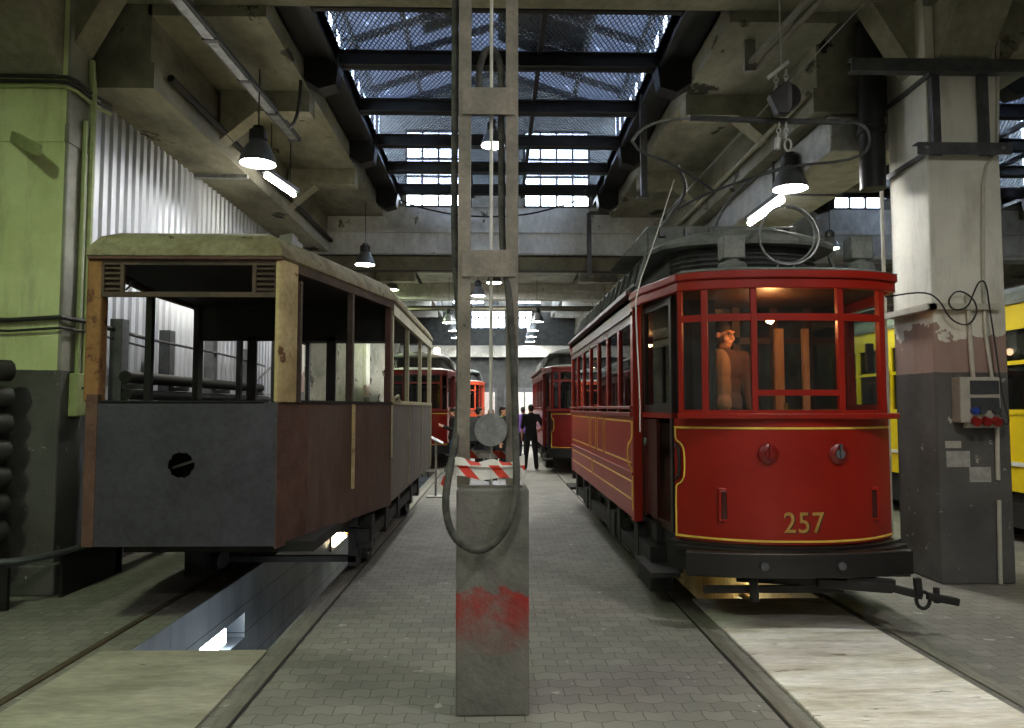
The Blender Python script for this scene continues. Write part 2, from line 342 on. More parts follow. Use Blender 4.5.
# ------------------------------------------------------------------ mesh helper
def lerp(a, b, k): return a+(b-a)*k
class B:
    def __init__(s): s.bm = bmesh.new()
    def hexa(s, p):
        v = [s.bm.verts.new(q) for q in p]
        for f in ((0, 3, 2, 1), (4, 5, 6, 7), (0, 1, 5, 4), (1, 2, 6, 5), (2, 3, 7, 6), (3, 0, 4, 7)):
            s.bm.faces.new([v[i] for i in f])
        return s
    def box(s, x0, x1, y0, y1, z0, z1):
        return s.hexa([(x0, y0, z0), (x1, y0, z0), (x1, y1, z0), (x0, y1, z0), (x0, y0, z1), (x1, y0, z1), (x1, y1, z1), (x0, y1, z1)])
    def bar(s, p, q, w, h, up=(0, 0, 1)):
        p, q = V(p), V(q); d = (q-p).normalized(); u = V(up)
        if abs(d.dot(u)) > 0.98: u = V((0, 1, 0))
        r = d.cross(u).normalized(); u = r.cross(d)
        r = r*w/2; u = u*h/2
        return s.hexa([p-r-u, p+r-u, q+r-u, q-r-u, p-r+u, p+r+u, q+r+u, q-r+u])
    def ring(s, c, d, r, n, ref=None):
        d = V(d).normalized()
        a = ref if ref is not None else (V((0, 0, 1)) if abs(d.z) < 0.9 else V((1, 0, 0)))
        x = d.cross(a).normalized(); y = x.cross(d).normalized()
        return [s.bm.verts.new(V(c) + x*(r*math.cos(2*PI*i/n)) + y*(r*math.sin(2*PI*i/n))) for i in range(n)]
    def loft(s, rings, cap=True, closed=False):
        n = len(rings[0])
        pairs = list(zip(rings, rings[1:])) + ([(rings[-1], rings[0])] if closed else [])
        for a, b in pairs:
            for i in range(n):
                s.bm.faces.new((a[i], a[(i+1) % n], b[(i+1) % n], b[i]))
        if cap and not closed:
            s.bm.faces.new(rings[0][::-1]); s.bm.faces.new(rings[-1])
        return s
    def cyl(s, p, q, r, r2=None, n=14):
        d = V(q)-V(p)
        return s.loft([s.ring(p, d, r, n), s.ring(q, d, r if r2 is None else r2, n)])
    def tube(s, pts, r, n=8, closed=False, smooth=0):
        pts = [V(p) for p in pts]
        for _ in range(smooth):
            q = [pts[0]] if not closed else []
            m = len(pts)
            for i in range(m if closed else m-1):
                a, b = pts[i], pts[(i+1) % m]
                q += [a*0.75+b*0.25, a*0.25+b*0.75]
            if not closed: q.append(pts[-1])
            pts = q
        rings = []; ref = None
        m = len(pts)
        for i, p in enumerate(pts):
            if closed: d = pts[(i+1) % m]-pts[i-1]
            else: d = pts[min(i+1, m-1)]-pts[max(i-1, 0)]
            d.normalize()
            if ref is None: ref = V((0, 0, 1)) if abs(d.z) < 0.9 else V((1, 0, 0))
            ref = (ref - d*ref.dot(d)).normalized()
            rings.append(s.ring(p, d, r, n, ref))
        return s.loft(rings, True, closed)
    def lathe(s, prof, c, axis=(0, 0, 1), n=24, closed=False):
        c = V(c); ax = V(axis).normalized()
        rings = [s.ring(c+ax*h, ax, max(r, 1e-4), n) for r, h in prof]
        return s.loft(rings, not closed, closed)
    def prism(s, poly, ext):
        ext = V(ext)
        a = [s.bm.verts.new(V(p)) for p in poly]; b = [s.bm.verts.new(V(p)+ext) for p in poly]
        n = len(a)
        s.bm.faces.new(a[::-1]); s.bm.faces.new(b)
        for i in range(n): s.bm.faces.new((a[i], a[(i+1) % n], b[(i+1) % n], b[i]))
        return s
    def ball(s, c, r, sc=(1, 1, 1), rot=None, n=14):
        mt = Matrix.Translation(V(c)) @ (rot.to_4x4() if rot else Matrix()) @ Matrix.Diagonal((*sc, 1))
        bmesh.ops.create_uvsphere(s.bm, u_segments=n, v_segments=max(6, n*2//3), radius=r, matrix=mt)
        return s
    def strip(s, pts, o0, o1, z0, z1, z0b=None, z1b=None):
        """wall following the plan polyline pts [(x,y)] between outward offsets o0..o1 (left-hand side of travel is outside)"""
        n = len(pts); nr = []
        for i in range(n):
            a = V(pts[max(i-1, 0)]); b = V(pts[min(i+1, n-1)]); d = (b-a).normalized()
            nr.append(V((d.y, -d.x)))
        rings = []
        for p, k in zip(pts, nr):
            p = V(p); a = p+k*o0; b = p+k*o1
            rings.append([s.bm.verts.new((a.x, a.y, z0)), s.bm.verts.new((b.x, b.y, z0 if z0b is None else z0b)),
                          s.bm.verts.new((b.x, b.y, z1 if z1b is None else z1b)), s.bm.verts.new((a.x, a.y, z1))])
        return s.loft(rings)

ORG = {}
def origin(o): return ORG.get(o.name, V((0, 0, 0))) if o else V((0, 0, 0))
def obj(name, b, mat, parent=None, smooth=False, bevel=0.0, at=None, label=None):
    """link the builder's mesh (given in world coordinates) as one object"""
    bmesh.ops.recalc_face_normals(b.bm, faces=b.bm.faces)
    org = V(at) if at is not None else origin(parent)
    bmesh.ops.translate(b.bm, verts=b.bm.verts, vec=-org)
    me = bpy.data.meshes.new(name); b.bm.to_mesh(me); b.bm.free()
    if smooth:
        me.polygons.foreach_set('use_smooth', [True]*len(me.polygons))
    o = bpy.data.objects.new(name, me); COL.objects.link(o)
    me.materials.append(M[mat] if isinstance(mat, str) else mat)
    if smooth:
        try: me.set_sharp_from_angle(angle=math.radians(38))
        except Exception: pass
    if bevel:
        md = o.modifiers.new('bevel', 'BEVEL'); md.width = bevel; md.segments = 2; md.limit_method = 'ANGLE'; md.angle_limit = math.radians(40)
    o.location = org - origin(parent)
    ORG[o.name] = org
    if parent: o.parent = parent
    if label: o['label'] = label
    return o
def tag(o, label, cat, group=None):
    o['label'] = label; o['category'] = cat
    if group: o['group'] = group
    return o
def thing(name, label, cat, loc, group=None):
    o = bpy.data.objects.new(name, None); COL.objects.link(o); o.location = loc; o.empty_display_size = 0.2
    ORG[o.name] = V(loc)
    return tag(o, label, cat, group)
def one(name, b, mat, label, cat, at, group=None, **k):
    return tag(obj(name, b, mat, None, at=at, **k), label, cat, group)
def struct(name, b, mat, parent=None, **k):
    o = obj(name, b, mat, parent, **k)
    if parent is None: o['kind'] = 'structure'
    return o
def dup(root, loc, label):
    r = root.copy(); COL.objects.link(r); r.location = loc; r['label'] = label
    for ch in list(root.children):
        c = ch.copy(); COL.objects.link(c); c.parent = r
        for g in list(ch.children):
            d = g.copy(); COL.objects.link(d); d.parent = c
    return r

# ------------------------------------------------------------------ camera
F_PX, EYE = 740.0, 1.70
cam = bpy.data.cameras.new('camera'); co = bpy.data.objects.new('camera', cam); COL.objects.link(co)
cam.sensor_fit = 'HORIZONTAL'; cam.sensor_width = 36.0; cam.lens = 36.0*F_PX/1024; cam.clip_end = 300
co.location = (0, 0, EYE)
fw = V((16/F_PX, 1, 44/F_PX)).normalized(); rt = fw.cross(V((0, 0, 1))).normalized(); up = rt.cross(fw)
co.rotation_euler = Matrix((rt, up, -fw)).transposed().to_euler()
SC.camera = co
def P(px, py, Y):             # the point seen at photo pixel (px,py) at depth Y, used to read sizes off the photograph
    r = fw + rt*((px-512)/F_PX) - up*((py-364)/F_PX)
    return V((0, 0, EYE)) + r*(Y/r.y)

# ------------------------------------------------------------------ world
w = bpy.data.worlds.new('overcast'); SC.world = w; w.use_nodes = True
bg = w.node_tree.nodes['Background']; bg.inputs[0].default_value = (0.86, 0.92, 1.0, 1); bg.inputs[1].default_value = 18.0
SC.view_settings.view_transform = 'Standard'; SC.view_settings.look = 'None'
SC.view_settings.gamma = 1.0; SC.view_settings.use_curve_mapping = False; SC.view_settings.exposure = 0.36
try:
    SC.cycles.use_denoising = True
    SC.cycles.caustics_reflective = False; SC.cycles.caustics_refractive = False
    SC.cycles.max_bounces = 8; SC.cycles.diffuse_bounces = 4; SC.cycles.glossy_bounces = 3; SC.cycles.transparent_max_bounces = 24
    SC.cycles.sample_clamp_indirect = 4.0
except Exception: pass

# ================================================================== SETTING
XL, XR = -9.0, 14.0           # hall extent sideways
YB, YE = -5.0, 33.0           # behind the camera ... end wall
LPL, LPR = -2.57, -1.60       # left pit
RPL, RPR = 1.80, 2.90         # right pit
def floor_():
    b = B()
    def slab(x0, x1, y0, y1, z=0.0): b.box(x0, x1, y0, y1, z-0.15, z)
    slab(XL, LPL, YB, YE); slab(LPR, RPL, YB, YE); slab(RPR, XR, YB, YE)
    slab(LPL, LPR, YB, 5.30); slab(LPL, LPR, 20.0, YE)
    slab(RPL, RPR, YB, 6.60); slab(RPL, RPR, 13.5, YE)
    return struct('floor', b, 'pavers')
floor_()
# left inspection pit (tiled), with a recess for its tube on the left wall
b = B()
b.box(LPL-0.12, LPL, 5.2, 6.62, -1.5, -0.15)
b.box(LPL-0.12, LPL, 7.78, 20.1, -1.5, -0.15)
b.box(LPL-0.12, LPL, 6.62, 7.78, -0.38, -0.15); b.box(LPL-0.12, LPL, 6.62, 7.78, -1.5, -0.64)
b.box(LPL-0.55, LPL-0.43, 6.5, 7.9, -0.75, -0.30)
b.box(LPL-0.43, LPL-0.12, 6.5, 6.62, -0.75, -0.3); b.box(LPL-0.43, LPL-0.12, 7.78, 7.9, -0.75, -0.3)
b.box(LPL-0.43, LPL-0.12, 6.62, 7.78, -0.38, -0.3); b.box(LPL-0.43, LPL-0.12, 6.62, 7.78, -0.75, -0.64)
b.box(LPR, LPR+0.12, 5.2, 20.1, -1.5, -0.15); b.box(LPL, LPL+0.012, 5.3, 20.0, -0.38, -0.004); b.box(LPR-0.012, LPR, 5.3, 20.0, -0.2, -0.004)
b.box(LPL, LPR, 5.2, 5.3, -1.5, -0.15); b.box(LPL, LPR, 20.0, 20.1, -1.5, -0.15); b.box(LPL-0.1, LPR+0.1, 5.2, 20.1, -1.6, -1.5)
struct('wall_pit_left', b, 'tiles')
b = B()
b.box(RPL-0.12, RPL, 6.5, 13.6, -1.4, -0.15); b.box(RPR, RPR+0.12, 6.5, 13.6, -1.4, -0.15)
b.box(RPL, RPR, 6.5, 6.6, -1.4, -0.15); b.box(RPL, RPR, 13.5, 13.6, -1.4, -0.15); b.box(RPL-0.1, RPR+0.1, 6.5, 13.6, -1.5, -1.4)
struct('wall_pit_right', b, 'pit_amber')

# rails and steel edges
def rail(x, label, y0=YB, y1=30.0, m='rail_steel', g=1, hw=0.042):
    t = thing('tram_rail', label, 'rail', (x, (y0+y1)/2, 0), 'tram rails in the paving')
    obj('rail_head', B().box(x-hw, x+hw, y0, y1, 0.0, 0.012), m, t)
    s = 1 if g > 0 else -1
    obj('groove', B().box(*sorted((x+s*(hw+0.002), x+s*(hw+0.017))), y0, y1, 0.0, 0.003), 'underframe', t)
rail(-2.85, 'rusty rail left of the open pit, under the stripped grey wagon', m='rust_rail', g=-1, hw=0.026)
rail(-1.47, 'steel rail along the platform edge beside the stripped grey wagon')
rail(1.62, 'steel rail along the platform edge beside the red tram 257', g=-1)
rail(3.03, 'steel rail right of the white pit boards, by the right column')
rail(7.0, 'rail under the near side of the yellow tram'); rail(8.4, 'rail under the far side of the yellow tram')

b = B(); b.box(-2.74, -1.585, 1.5, 5.30, 0.002, 0.02)
one('pit_cover', b, 'cover', 'dull beige board covering the near end of the left pit', 'pit cover', (-2.15, 3.4, 0), bevel=0.004)
b = B(); b.box(1.735, 2.905, 1.5, 6.60, 0.002, 0.022)
one('pit_cover', b, 'cover_white', 'pale whitewashed board covering the pit before the red tram', 'pit cover', (2.3, 4, 0), bevel=0.004)

# pit lamps
t = thing('pit_lamp', 'lit white tube recessed in the tiled left pit wall, near end', 'pit lamp', (LPL-0.3, 7.1, -0.5))
obj('lamp_tray', B().box(LPL-0.14, LPL-0.11, 6.63, 7.46, -0.62, -0.42), 'white_trim', t)
obj('tube', B().box(LPL-0.11, LPL-0.06, 6.66, 7.42, -0.59, -0.45), 'pit_tube', t)
t = thing('pit_lamp', 'warm lit lamp panel on the left pit wall under the grey wagon', 'pit lamp', (LPL+0.05, 12.2, -0.35))
obj('lamp_base', B().box(LPL, LPL+0.03, 11.65, 12.75, -0.52, -0.2), 'galv', t)
obj('lamp_panel', B().box(LPL+0.03, LPL+0.06, 11.75, 12.65, -0.46, -0.26), 'pit_warm', t)
obj('lamp_knob', B().ball((LPL+0.1, 12.5, -0.36), 0.05), 'brass', t, smooth=True)
for yy, l in ((6.4, 'added unseen white tube low on the right wall of the left pit, near end'),):  # out of view, added to brighten the tiles of the left wall
    t = thing('pit_lamp', l, 'pit lamp', (LPR-0.05, yy, -0.6))
    obj('lamp_tray', B().box(LPR-0.03, LPR, yy-0.5, yy+0.5, -0.68, -0.52), 'white_trim', t)
    obj('tube', B().cyl((LPR-0.055, yy-0.45, -0.6), (LPR-0.055, yy+0.45, -0.6), 0.02), 'added_pit_tube', t, smooth=True)
t = thing('pit_lamp', 'amber lamp glowing down in the pit below the red tram', 'pit lamp', (RPR-0.06, 8.6, -0.6))
obj('lamp_base', B().box(RPR-0.05, RPR, 8.4, 8.8, -0.75, -0.5), 'galv', t)
obj('bulb', B().ball((RPR-0.1, 8.6, -0.62), 0.06), 'bulb_pit', t, smooth=True)

# ---- columns
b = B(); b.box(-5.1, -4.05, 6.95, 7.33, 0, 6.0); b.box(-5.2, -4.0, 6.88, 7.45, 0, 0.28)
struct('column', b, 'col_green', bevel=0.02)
b = B(); b.box(4.30, 5.03, 7.15, 7.88, 0, 6.0)
struct('column', b, 'col_white', bevel=0.02)
for yy in (15.6, 24.0):
    for x0, x1 in ((-5.0, -4.2), (4.30, 5.05)):
        struct('column', B().box(x0, x1, yy, yy+0.7, 0, 6.0), 'col_white')
for yy in (7.15, 15.6, 24.0):
    struct('column', B().box(13.0, 13.7, yy, yy+0.7, 0, 6.0), 'col_white')

# ---- longitudinal beams with haunches at the columns
def haunch_y(b, x0, x1, yc, s, z0, z1, ln):
    b.prism([(x0, yc, z0), (x0, yc, z1), (x0, yc+s*ln, z1)], (x1-x0, 0, 0))
def haunch_x(b, xc, s, y0, y1, z0, z1, ln):
    b.prism([(xc, y0, z0), (xc, y0, z1), (xc+s*ln, y0, z1)], (0, y1-y0, 0))
b = B(); b.box(-5.1, -3.52, 7.5, YE, 4.98, 5.25); b.box(-4.95, -3.56, 7.5, YE, 5.25, 6.0)
b.box(-5.0, -4.1, YB, 6.9, 5.6, 6.2)
struct('beam_left', b, 'concrete_dark')
b = B(); haunch_y(b, -4.95, -4.12, 6.97, -1, 4.85, 5.7, 1.1); haunch_x(b, -4.05, 1, 7.0, 7.32, 5.2, 5.9, 0.38)
haunch_x(b, -5.1, -1, 7.05, 7.5, 5.0, 5.9, 0.7)
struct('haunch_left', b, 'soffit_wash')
b = B(); b.box(3.52, 5.1, 7.95, YE, 4.98, 5.25); b.box(3.56, 5.06, 7.95, YE, 5.25, 6.0)
b.box(4.3, 5.1, YB, 7.15, 5.75, 6.2)
struct('beam_right', b, 'concrete_dark')
b = B(); haunch_y(b, 4.40, 4.92, 7.15, -1, 5.10, 5.8, 0.62); haunch_x(b, 4.30, -1, 7.3, 7.6, 5.15, 5.9, 0.45)
haunch_x(b, 5.03, 1, 7.25, 7.8, 5.0, 5.9, 0.7)
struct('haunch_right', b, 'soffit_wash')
b = B(); b.box(12.6, 13.9, YB, YE, 4.98, 6.0); struct('beam_far_right', b, 'concrete_dark')

# ---- slabs with wells; each well carries a lantern
CX = 0.03
BAYC = [CX, 8.85]
HALF = 2.42
YS = [(7.5, 15.5), (24.5, 32.5)]
b = B()
ZS = 5.75
b.box(XL, XR, YB, 7.0, 6.2, 6.4)
xs = [(XL, -5.0), (-3.6, CX-HALF), (CX+HALF, 3.6), (5.0, 8.85-HALF), (8.85+HALF, 13.0)]
for x0, x1 in xs: b.box(x0, x1, 7.5, 15.9, ZS, 6.05)
b.box(-5.0, -3.6, 7.0, YE, 6.0, 6.1); b.box(3.6, 5.0, 7.0, YE, 6.0, 6.1); b.box(13.0, XR, 7.0, YE, 6.0, 6.1)
struct('ceiling', b, 'concrete_dark')
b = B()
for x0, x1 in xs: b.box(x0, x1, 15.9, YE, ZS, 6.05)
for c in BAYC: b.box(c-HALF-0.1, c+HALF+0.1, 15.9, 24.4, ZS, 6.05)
struct('ceiling_rear', b, 'concrete')  # rear slabs and ribs paler than near ones; brighter light put into the colour
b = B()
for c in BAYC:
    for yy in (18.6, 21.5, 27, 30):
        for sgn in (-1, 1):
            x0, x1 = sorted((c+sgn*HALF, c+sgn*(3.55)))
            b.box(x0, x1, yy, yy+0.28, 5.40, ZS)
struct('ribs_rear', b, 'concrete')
b = B()
for c in BAYC:
    for yy in (9.3, 12.4):
        for sgn in (-1, 1):
            x0, x1 = sorted((c+sgn*HALF, c+sgn*(3.55)))
            b.box(x0, x1, yy, yy+0.28, 5.48, ZS)
            xe = c+sgn*3.55
            b.prism([(xe, yy, 5.10), (xe, yy, 5.48), (xe-sgn*0.45, yy, 5.48)], (0, 0.28, 0))
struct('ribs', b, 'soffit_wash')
# transverse beams
b = B(); b.box(XL, XR, 7.0, 7.5, 5.87, 6.4)
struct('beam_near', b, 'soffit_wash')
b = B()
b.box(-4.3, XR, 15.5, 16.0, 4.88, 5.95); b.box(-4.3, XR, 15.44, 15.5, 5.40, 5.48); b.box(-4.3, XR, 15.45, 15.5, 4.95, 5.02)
struct('beam_middle', b, 'lit_concrete')
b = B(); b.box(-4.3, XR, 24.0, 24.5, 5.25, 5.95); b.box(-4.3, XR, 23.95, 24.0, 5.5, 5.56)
struct('beam_distant', b, 'lit_concrete')

wn = [0]
def window(b_frame, b_pane):
    wn[0] += 1
    w_ = struct('window_%d' % wn[0], b_pane, 'sky_glass')
    obj('window_frame', b_frame, 'white_trim' if False else 'dark_steel', w_)
    return w_
def lantern(c, y0, y1, first):
    ZE, ZA = (8.05, 8.95) if first else (7.2, 7.9)
    # curb + roof
    b = B()
    for s in (-1, 1):
        xa, xb = sorted((c+s*HALF, c+s*(HALF+0.12)))
        b.box(xa, xb, y0, y1, 6.0, 6.42)
    struct('wall_lantern', b, 'concrete')
    b = B(); ysp = 10.4 if first else y1
    for s in (-1, 1):
        b.prism([(c, y0, ZA), (c+s*(HALF+0.3), y0, ZE), (c+s*(HALF+0.3), y0, ZE+0.06), (c, y0, ZA+0.07)], (0, ysp-y0, 0))
    struct('roof_lantern', b, 'roof_dark')
    if first:
        g = B()
        for s in (-1, 1):
            g.prism([(c, ysp, ZA+0.03), (c+s*(HALF+0.3), ysp, ZE+0.03), (c+s*(HALF+0.3), ysp, ZE+0.04), (c, ysp, ZA+0.04)], (0, y1-ysp, 0))
        struct('roof_glazing', g, 'roof_glass')
        g = B(); q = lambda k: ZA+0.045-(ZA-ZE)*k
        for s, ka, kb, ya, yb in ((1, 0.0, 0.62, 10.4, 14.3), (-1, 0.18, 0.5, 10.4, 13.2)):
            w_ = HALF+0.3
            g.prism([(c+s*w_*ka, ya, q(ka)), (c+s*w_*kb, ya, q(kb)), (c+s*w_*kb, ya, q(kb)+0.05), (c+s*w_*ka, ya, q(ka)+0.05)], (0, yb-ya, 0))
        struct('roof_sheeting', g, 'roof_dark')
    b = B(); n = max(3, int((y1-y0)/0.9))
    for i in range(n+1):
        yy = y0+(y1-y0)*i/n
        for s in (-1, 1):
            b.bar((c, min(yy, y1-0.05), ZA-0.07), (c+s*(HALF+0.2), min(yy, y1-0.05), ZE-0.04), 0.07, 0.12)
    for s in (-1, 1):
        for k in (0.33, 0.66): b.bar((c+s*HALF*k, y0, ZA-0.11-(ZA-ZE)*k), (c+s*HALF*k, y1, ZA-0.11-(ZA-ZE)*k), 0.08, 0.1)
    struct('roof_rafters', b, 'dark_steel')
    for s in (-1, 1):
        x = c+s*(HALF+0.06)
        p = B().box(x-0.004, x+0.004, y0, y1, 6.42, ZE)
        f = B(); n = int((y1-y0)/0.55)
        for i in range(n+1):
            yy = y0+(y1-y0)*i/n; f.box(x-0.03, x+0.03, yy-0.025, yy+0.025, 6.42, ZE)
        for z in (6.44, (6.42+ZE)/2, ZE-0.02): f.box(x-0.03, x+0.03, y0, y1, z-0.025, z+0.025)
        window(f, p)
    # gable end at the far side: wall with two tall windows
    ye, zb, zt = y1+0.02, 5.95, 7.62 if first else 7.0
    g = B()
    for s in (-1, 1):
        for xa, xb in ((0.0, 0.55), (1.97, HALF+0.1)): g.box(*sorted((c+s*xa, c+s*xb)), ye-0.06, ye+0.06, zb, zt)
    g.prism([(c-HALF-0.1, ye-0.06, zt), (c+HALF+0.1, ye-0.06, zt), (c+HALF+0.1, ye-0.06, max(ZE, zt+0.02)), (c, ye-0.06, ZA), (c-HALF-0.1, ye-0.06, max(ZE, zt+0.02))], (0, 0.12, 0))
    struct('wall_gable', g, 'concrete')
    for s in (-1, 1):
        xa, xb = sorted((c+s*0.55, c+s*1.97))
        p = B().box(xa, xb, ye-0.004, ye+0.004, zb, zt); f = B()
        for i in range(5):
            x = lerp(xa+0.02, xb-0.02, i/4); f.box(x-0.022, x+0.022, ye-0.03, ye+0.03, zb, zt)
        for z in (zb+0.02, 6.24, 6.62, 7.0, zt-0.02): f.box(xa, xb, ye-0.03, ye+0.03, z-0.022, z+0.022)
        window(f, p)
    if first:
        g = B().prism([(c-HALF-0.1, y0-0.1, 6.05), (c+HALF+0.1, y0-0.1, 6.05), (c+HALF+0.1, y0-0.1, ZE+0.02), (c, y0-0.1, ZA+0.03), (c-HALF-0.1, y0-0.1, ZE+0.02)], (0, 0.08, 0))
        struct('wall_gable', g, 'concrete')
for c in BAYC:
    for k, (y0, y1) in enumerate(YS): lantern(c, y0, y1, k == 0)

# black steel grid, wire mesh and blue glass under the first lantern of each aisle
for gi, c in enumerate(BAYC):
    b = B()
    for s in (-1, 1):
        xa, xb = sorted((c+s*2.02, c+s*HALF)); b.box(xa, xb, 7.5, 15.5, 6.05, 6.26)
        xa, xb = sorted((c+s*2.02, c+s*2.08)); b.box(xa, xb, 7.5, 15.5, 5.98, 6.26)
    for i, yy in enumerate((7.70, 9.10, 10.55, 11.95, 13.3, 14.65)):
        b.box(c-2.04, c+2.04, yy+0.03, yy+0.07, 6.0, 6.18); b.box(c-2.04, c+2.04, yy-0.04, yy+0.14, 6.0, 6.015); b.box(c-2.04, c+2.04, yy-0.04, yy+0.14, 6.17, 6.185)
        if i % 2: 
            for s in (-1, 1):
                b.prism([(c+s*2.03, yy-0.08, 5.72), (c+s*2.24, yy-0.08, 5.66), (c+s*2.42, yy-0.08, 5.78), (c+s*2.42, yy-0.08, 6.1), (c+s*1.98, yy-0.08, 6.1)], (0, 0.26, 0))
    for dx in (-0.52, 0.52): b.box(c+dx-0.03, c+dx+0.03, 7.5, 15.5, 6.14, 6.22)
    struct('beam_skylight_grid', b, 'black_steel')
    struct('skylight_glass', B().box(c-2.02, c+2.02, 7.5, 15.5, 6.262, 6.268), 'wired_glass')
    struct('skylight_mesh', B().box(c-2.02, c+2.02, 7.5, 15.5, 6.236, 6.238), 'mesh')

# ---- walls
def corrugated(x, y0, y1, z0, z1, pitch=0.175, dep=0.03):
    b = B(); pts = []; y = y0
    k = 0
    while y < y1:
        for dy, d in ((0, 0), (0.065, 0), (0.088, dep), (0.152, dep)):
            if y+dy < y1: pts.append((y+dy, d))
        y += pitch
    lo = [b.bm.verts.new((x+d, yy, z0)) for yy, d in pts]; hi = [b.bm.verts.new((x+d, yy, z1)) for yy, d in pts]
    for i in range(len(pts)-1): b.bm.faces.new((lo[i], lo[i+1], hi[i+1], hi[i]))
    lo2 = [b.bm.verts.new((x+d-0.012, yy, z0)) for yy, d in pts]; hi2 = [b.bm.verts.new((x+d-0.012, yy, z1)) for yy, d in pts]
    for i in range(len(pts)-1): b.bm.faces.new((lo2[i+1], lo2[i], hi2[i], hi2[i+1]))
    return b
struct('wall_left', corrugated(-4.27, 7.34, 15.6, 0.0, 4.98), 'corrugated')
struct('wall_left_rear', B().box(-4.45, -4.28, 15.6, YE, 0, 5.0), 'concrete_dark')
struct('wall_side_left', B().box(XL-0.2, XL, YB, YE, 0, 6.4), 'concrete')
struct('wall_side_right', B().box(XR, XR+0.2, YB, YE, 0, 6.4), 'concrete')
struct('wall_back', B().box(XL, XR, YB-0.2, YB, 0, 6.4), 'concrete')
# end wall with window band and doors
b = B()
b.box(XL, -1.1, YE, YE+0.3, 0, 6.4); b.box(1.62, XR, YE, YE+0.3, 0, 6.4); b.box(-1.1, 1.62, YE, YE+0.3, 0, 5.25); b.box(-1.1, 1.62, YE, YE+0.3, 6.3, 6.4)
struct('wall_end', b, 'roof_dark')
struct('beam_end', B().box(-4.2, 4.3, YE-0.45, YE-0.1, 3.95, 4.45), 'concrete')
p = B().box(-1.1, 1.62, YE+0.1, YE+0.108, 5.25, 6.3); f = B()
for i in range(10):
    x = -1.1+2.72*i/9; f.box(x-0.03, x+0.03, YE+0.06, YE+0.14, 5.25, 6.3)
for z in (5.27, 5.75, 6.28): f.box(-1.1, 1.62, YE+0.06, YE+0.14, z-0.03, z+0.03)
window(f, p)
d = struct('door_1', B().box(-1.3, 0.05, YE-0.06, YE-0.002, 0, 2.6), 'dark_steel')
obj('door_panel', B().box(-1.2, -0.66, YE-0.09, YE-0.06, 0.1, 2.4).box(-0.6, -0.05, YE-0.09, YE-0.06, 0.1, 2.4), 'white_trim', d)
d = struct('door_2', B().box(0.35, 2.2, YE-0.06, YE-0.002, 0, 2.6), 'dark_steel')
obj('door_panel', B().box(0.45, 1.24, YE-0.09, YE-0.06, 0.1, 2.4).box(1.3, 2.1, YE-0.09, YE-0.06, 0.1, 2.4), 'white_trim', d)


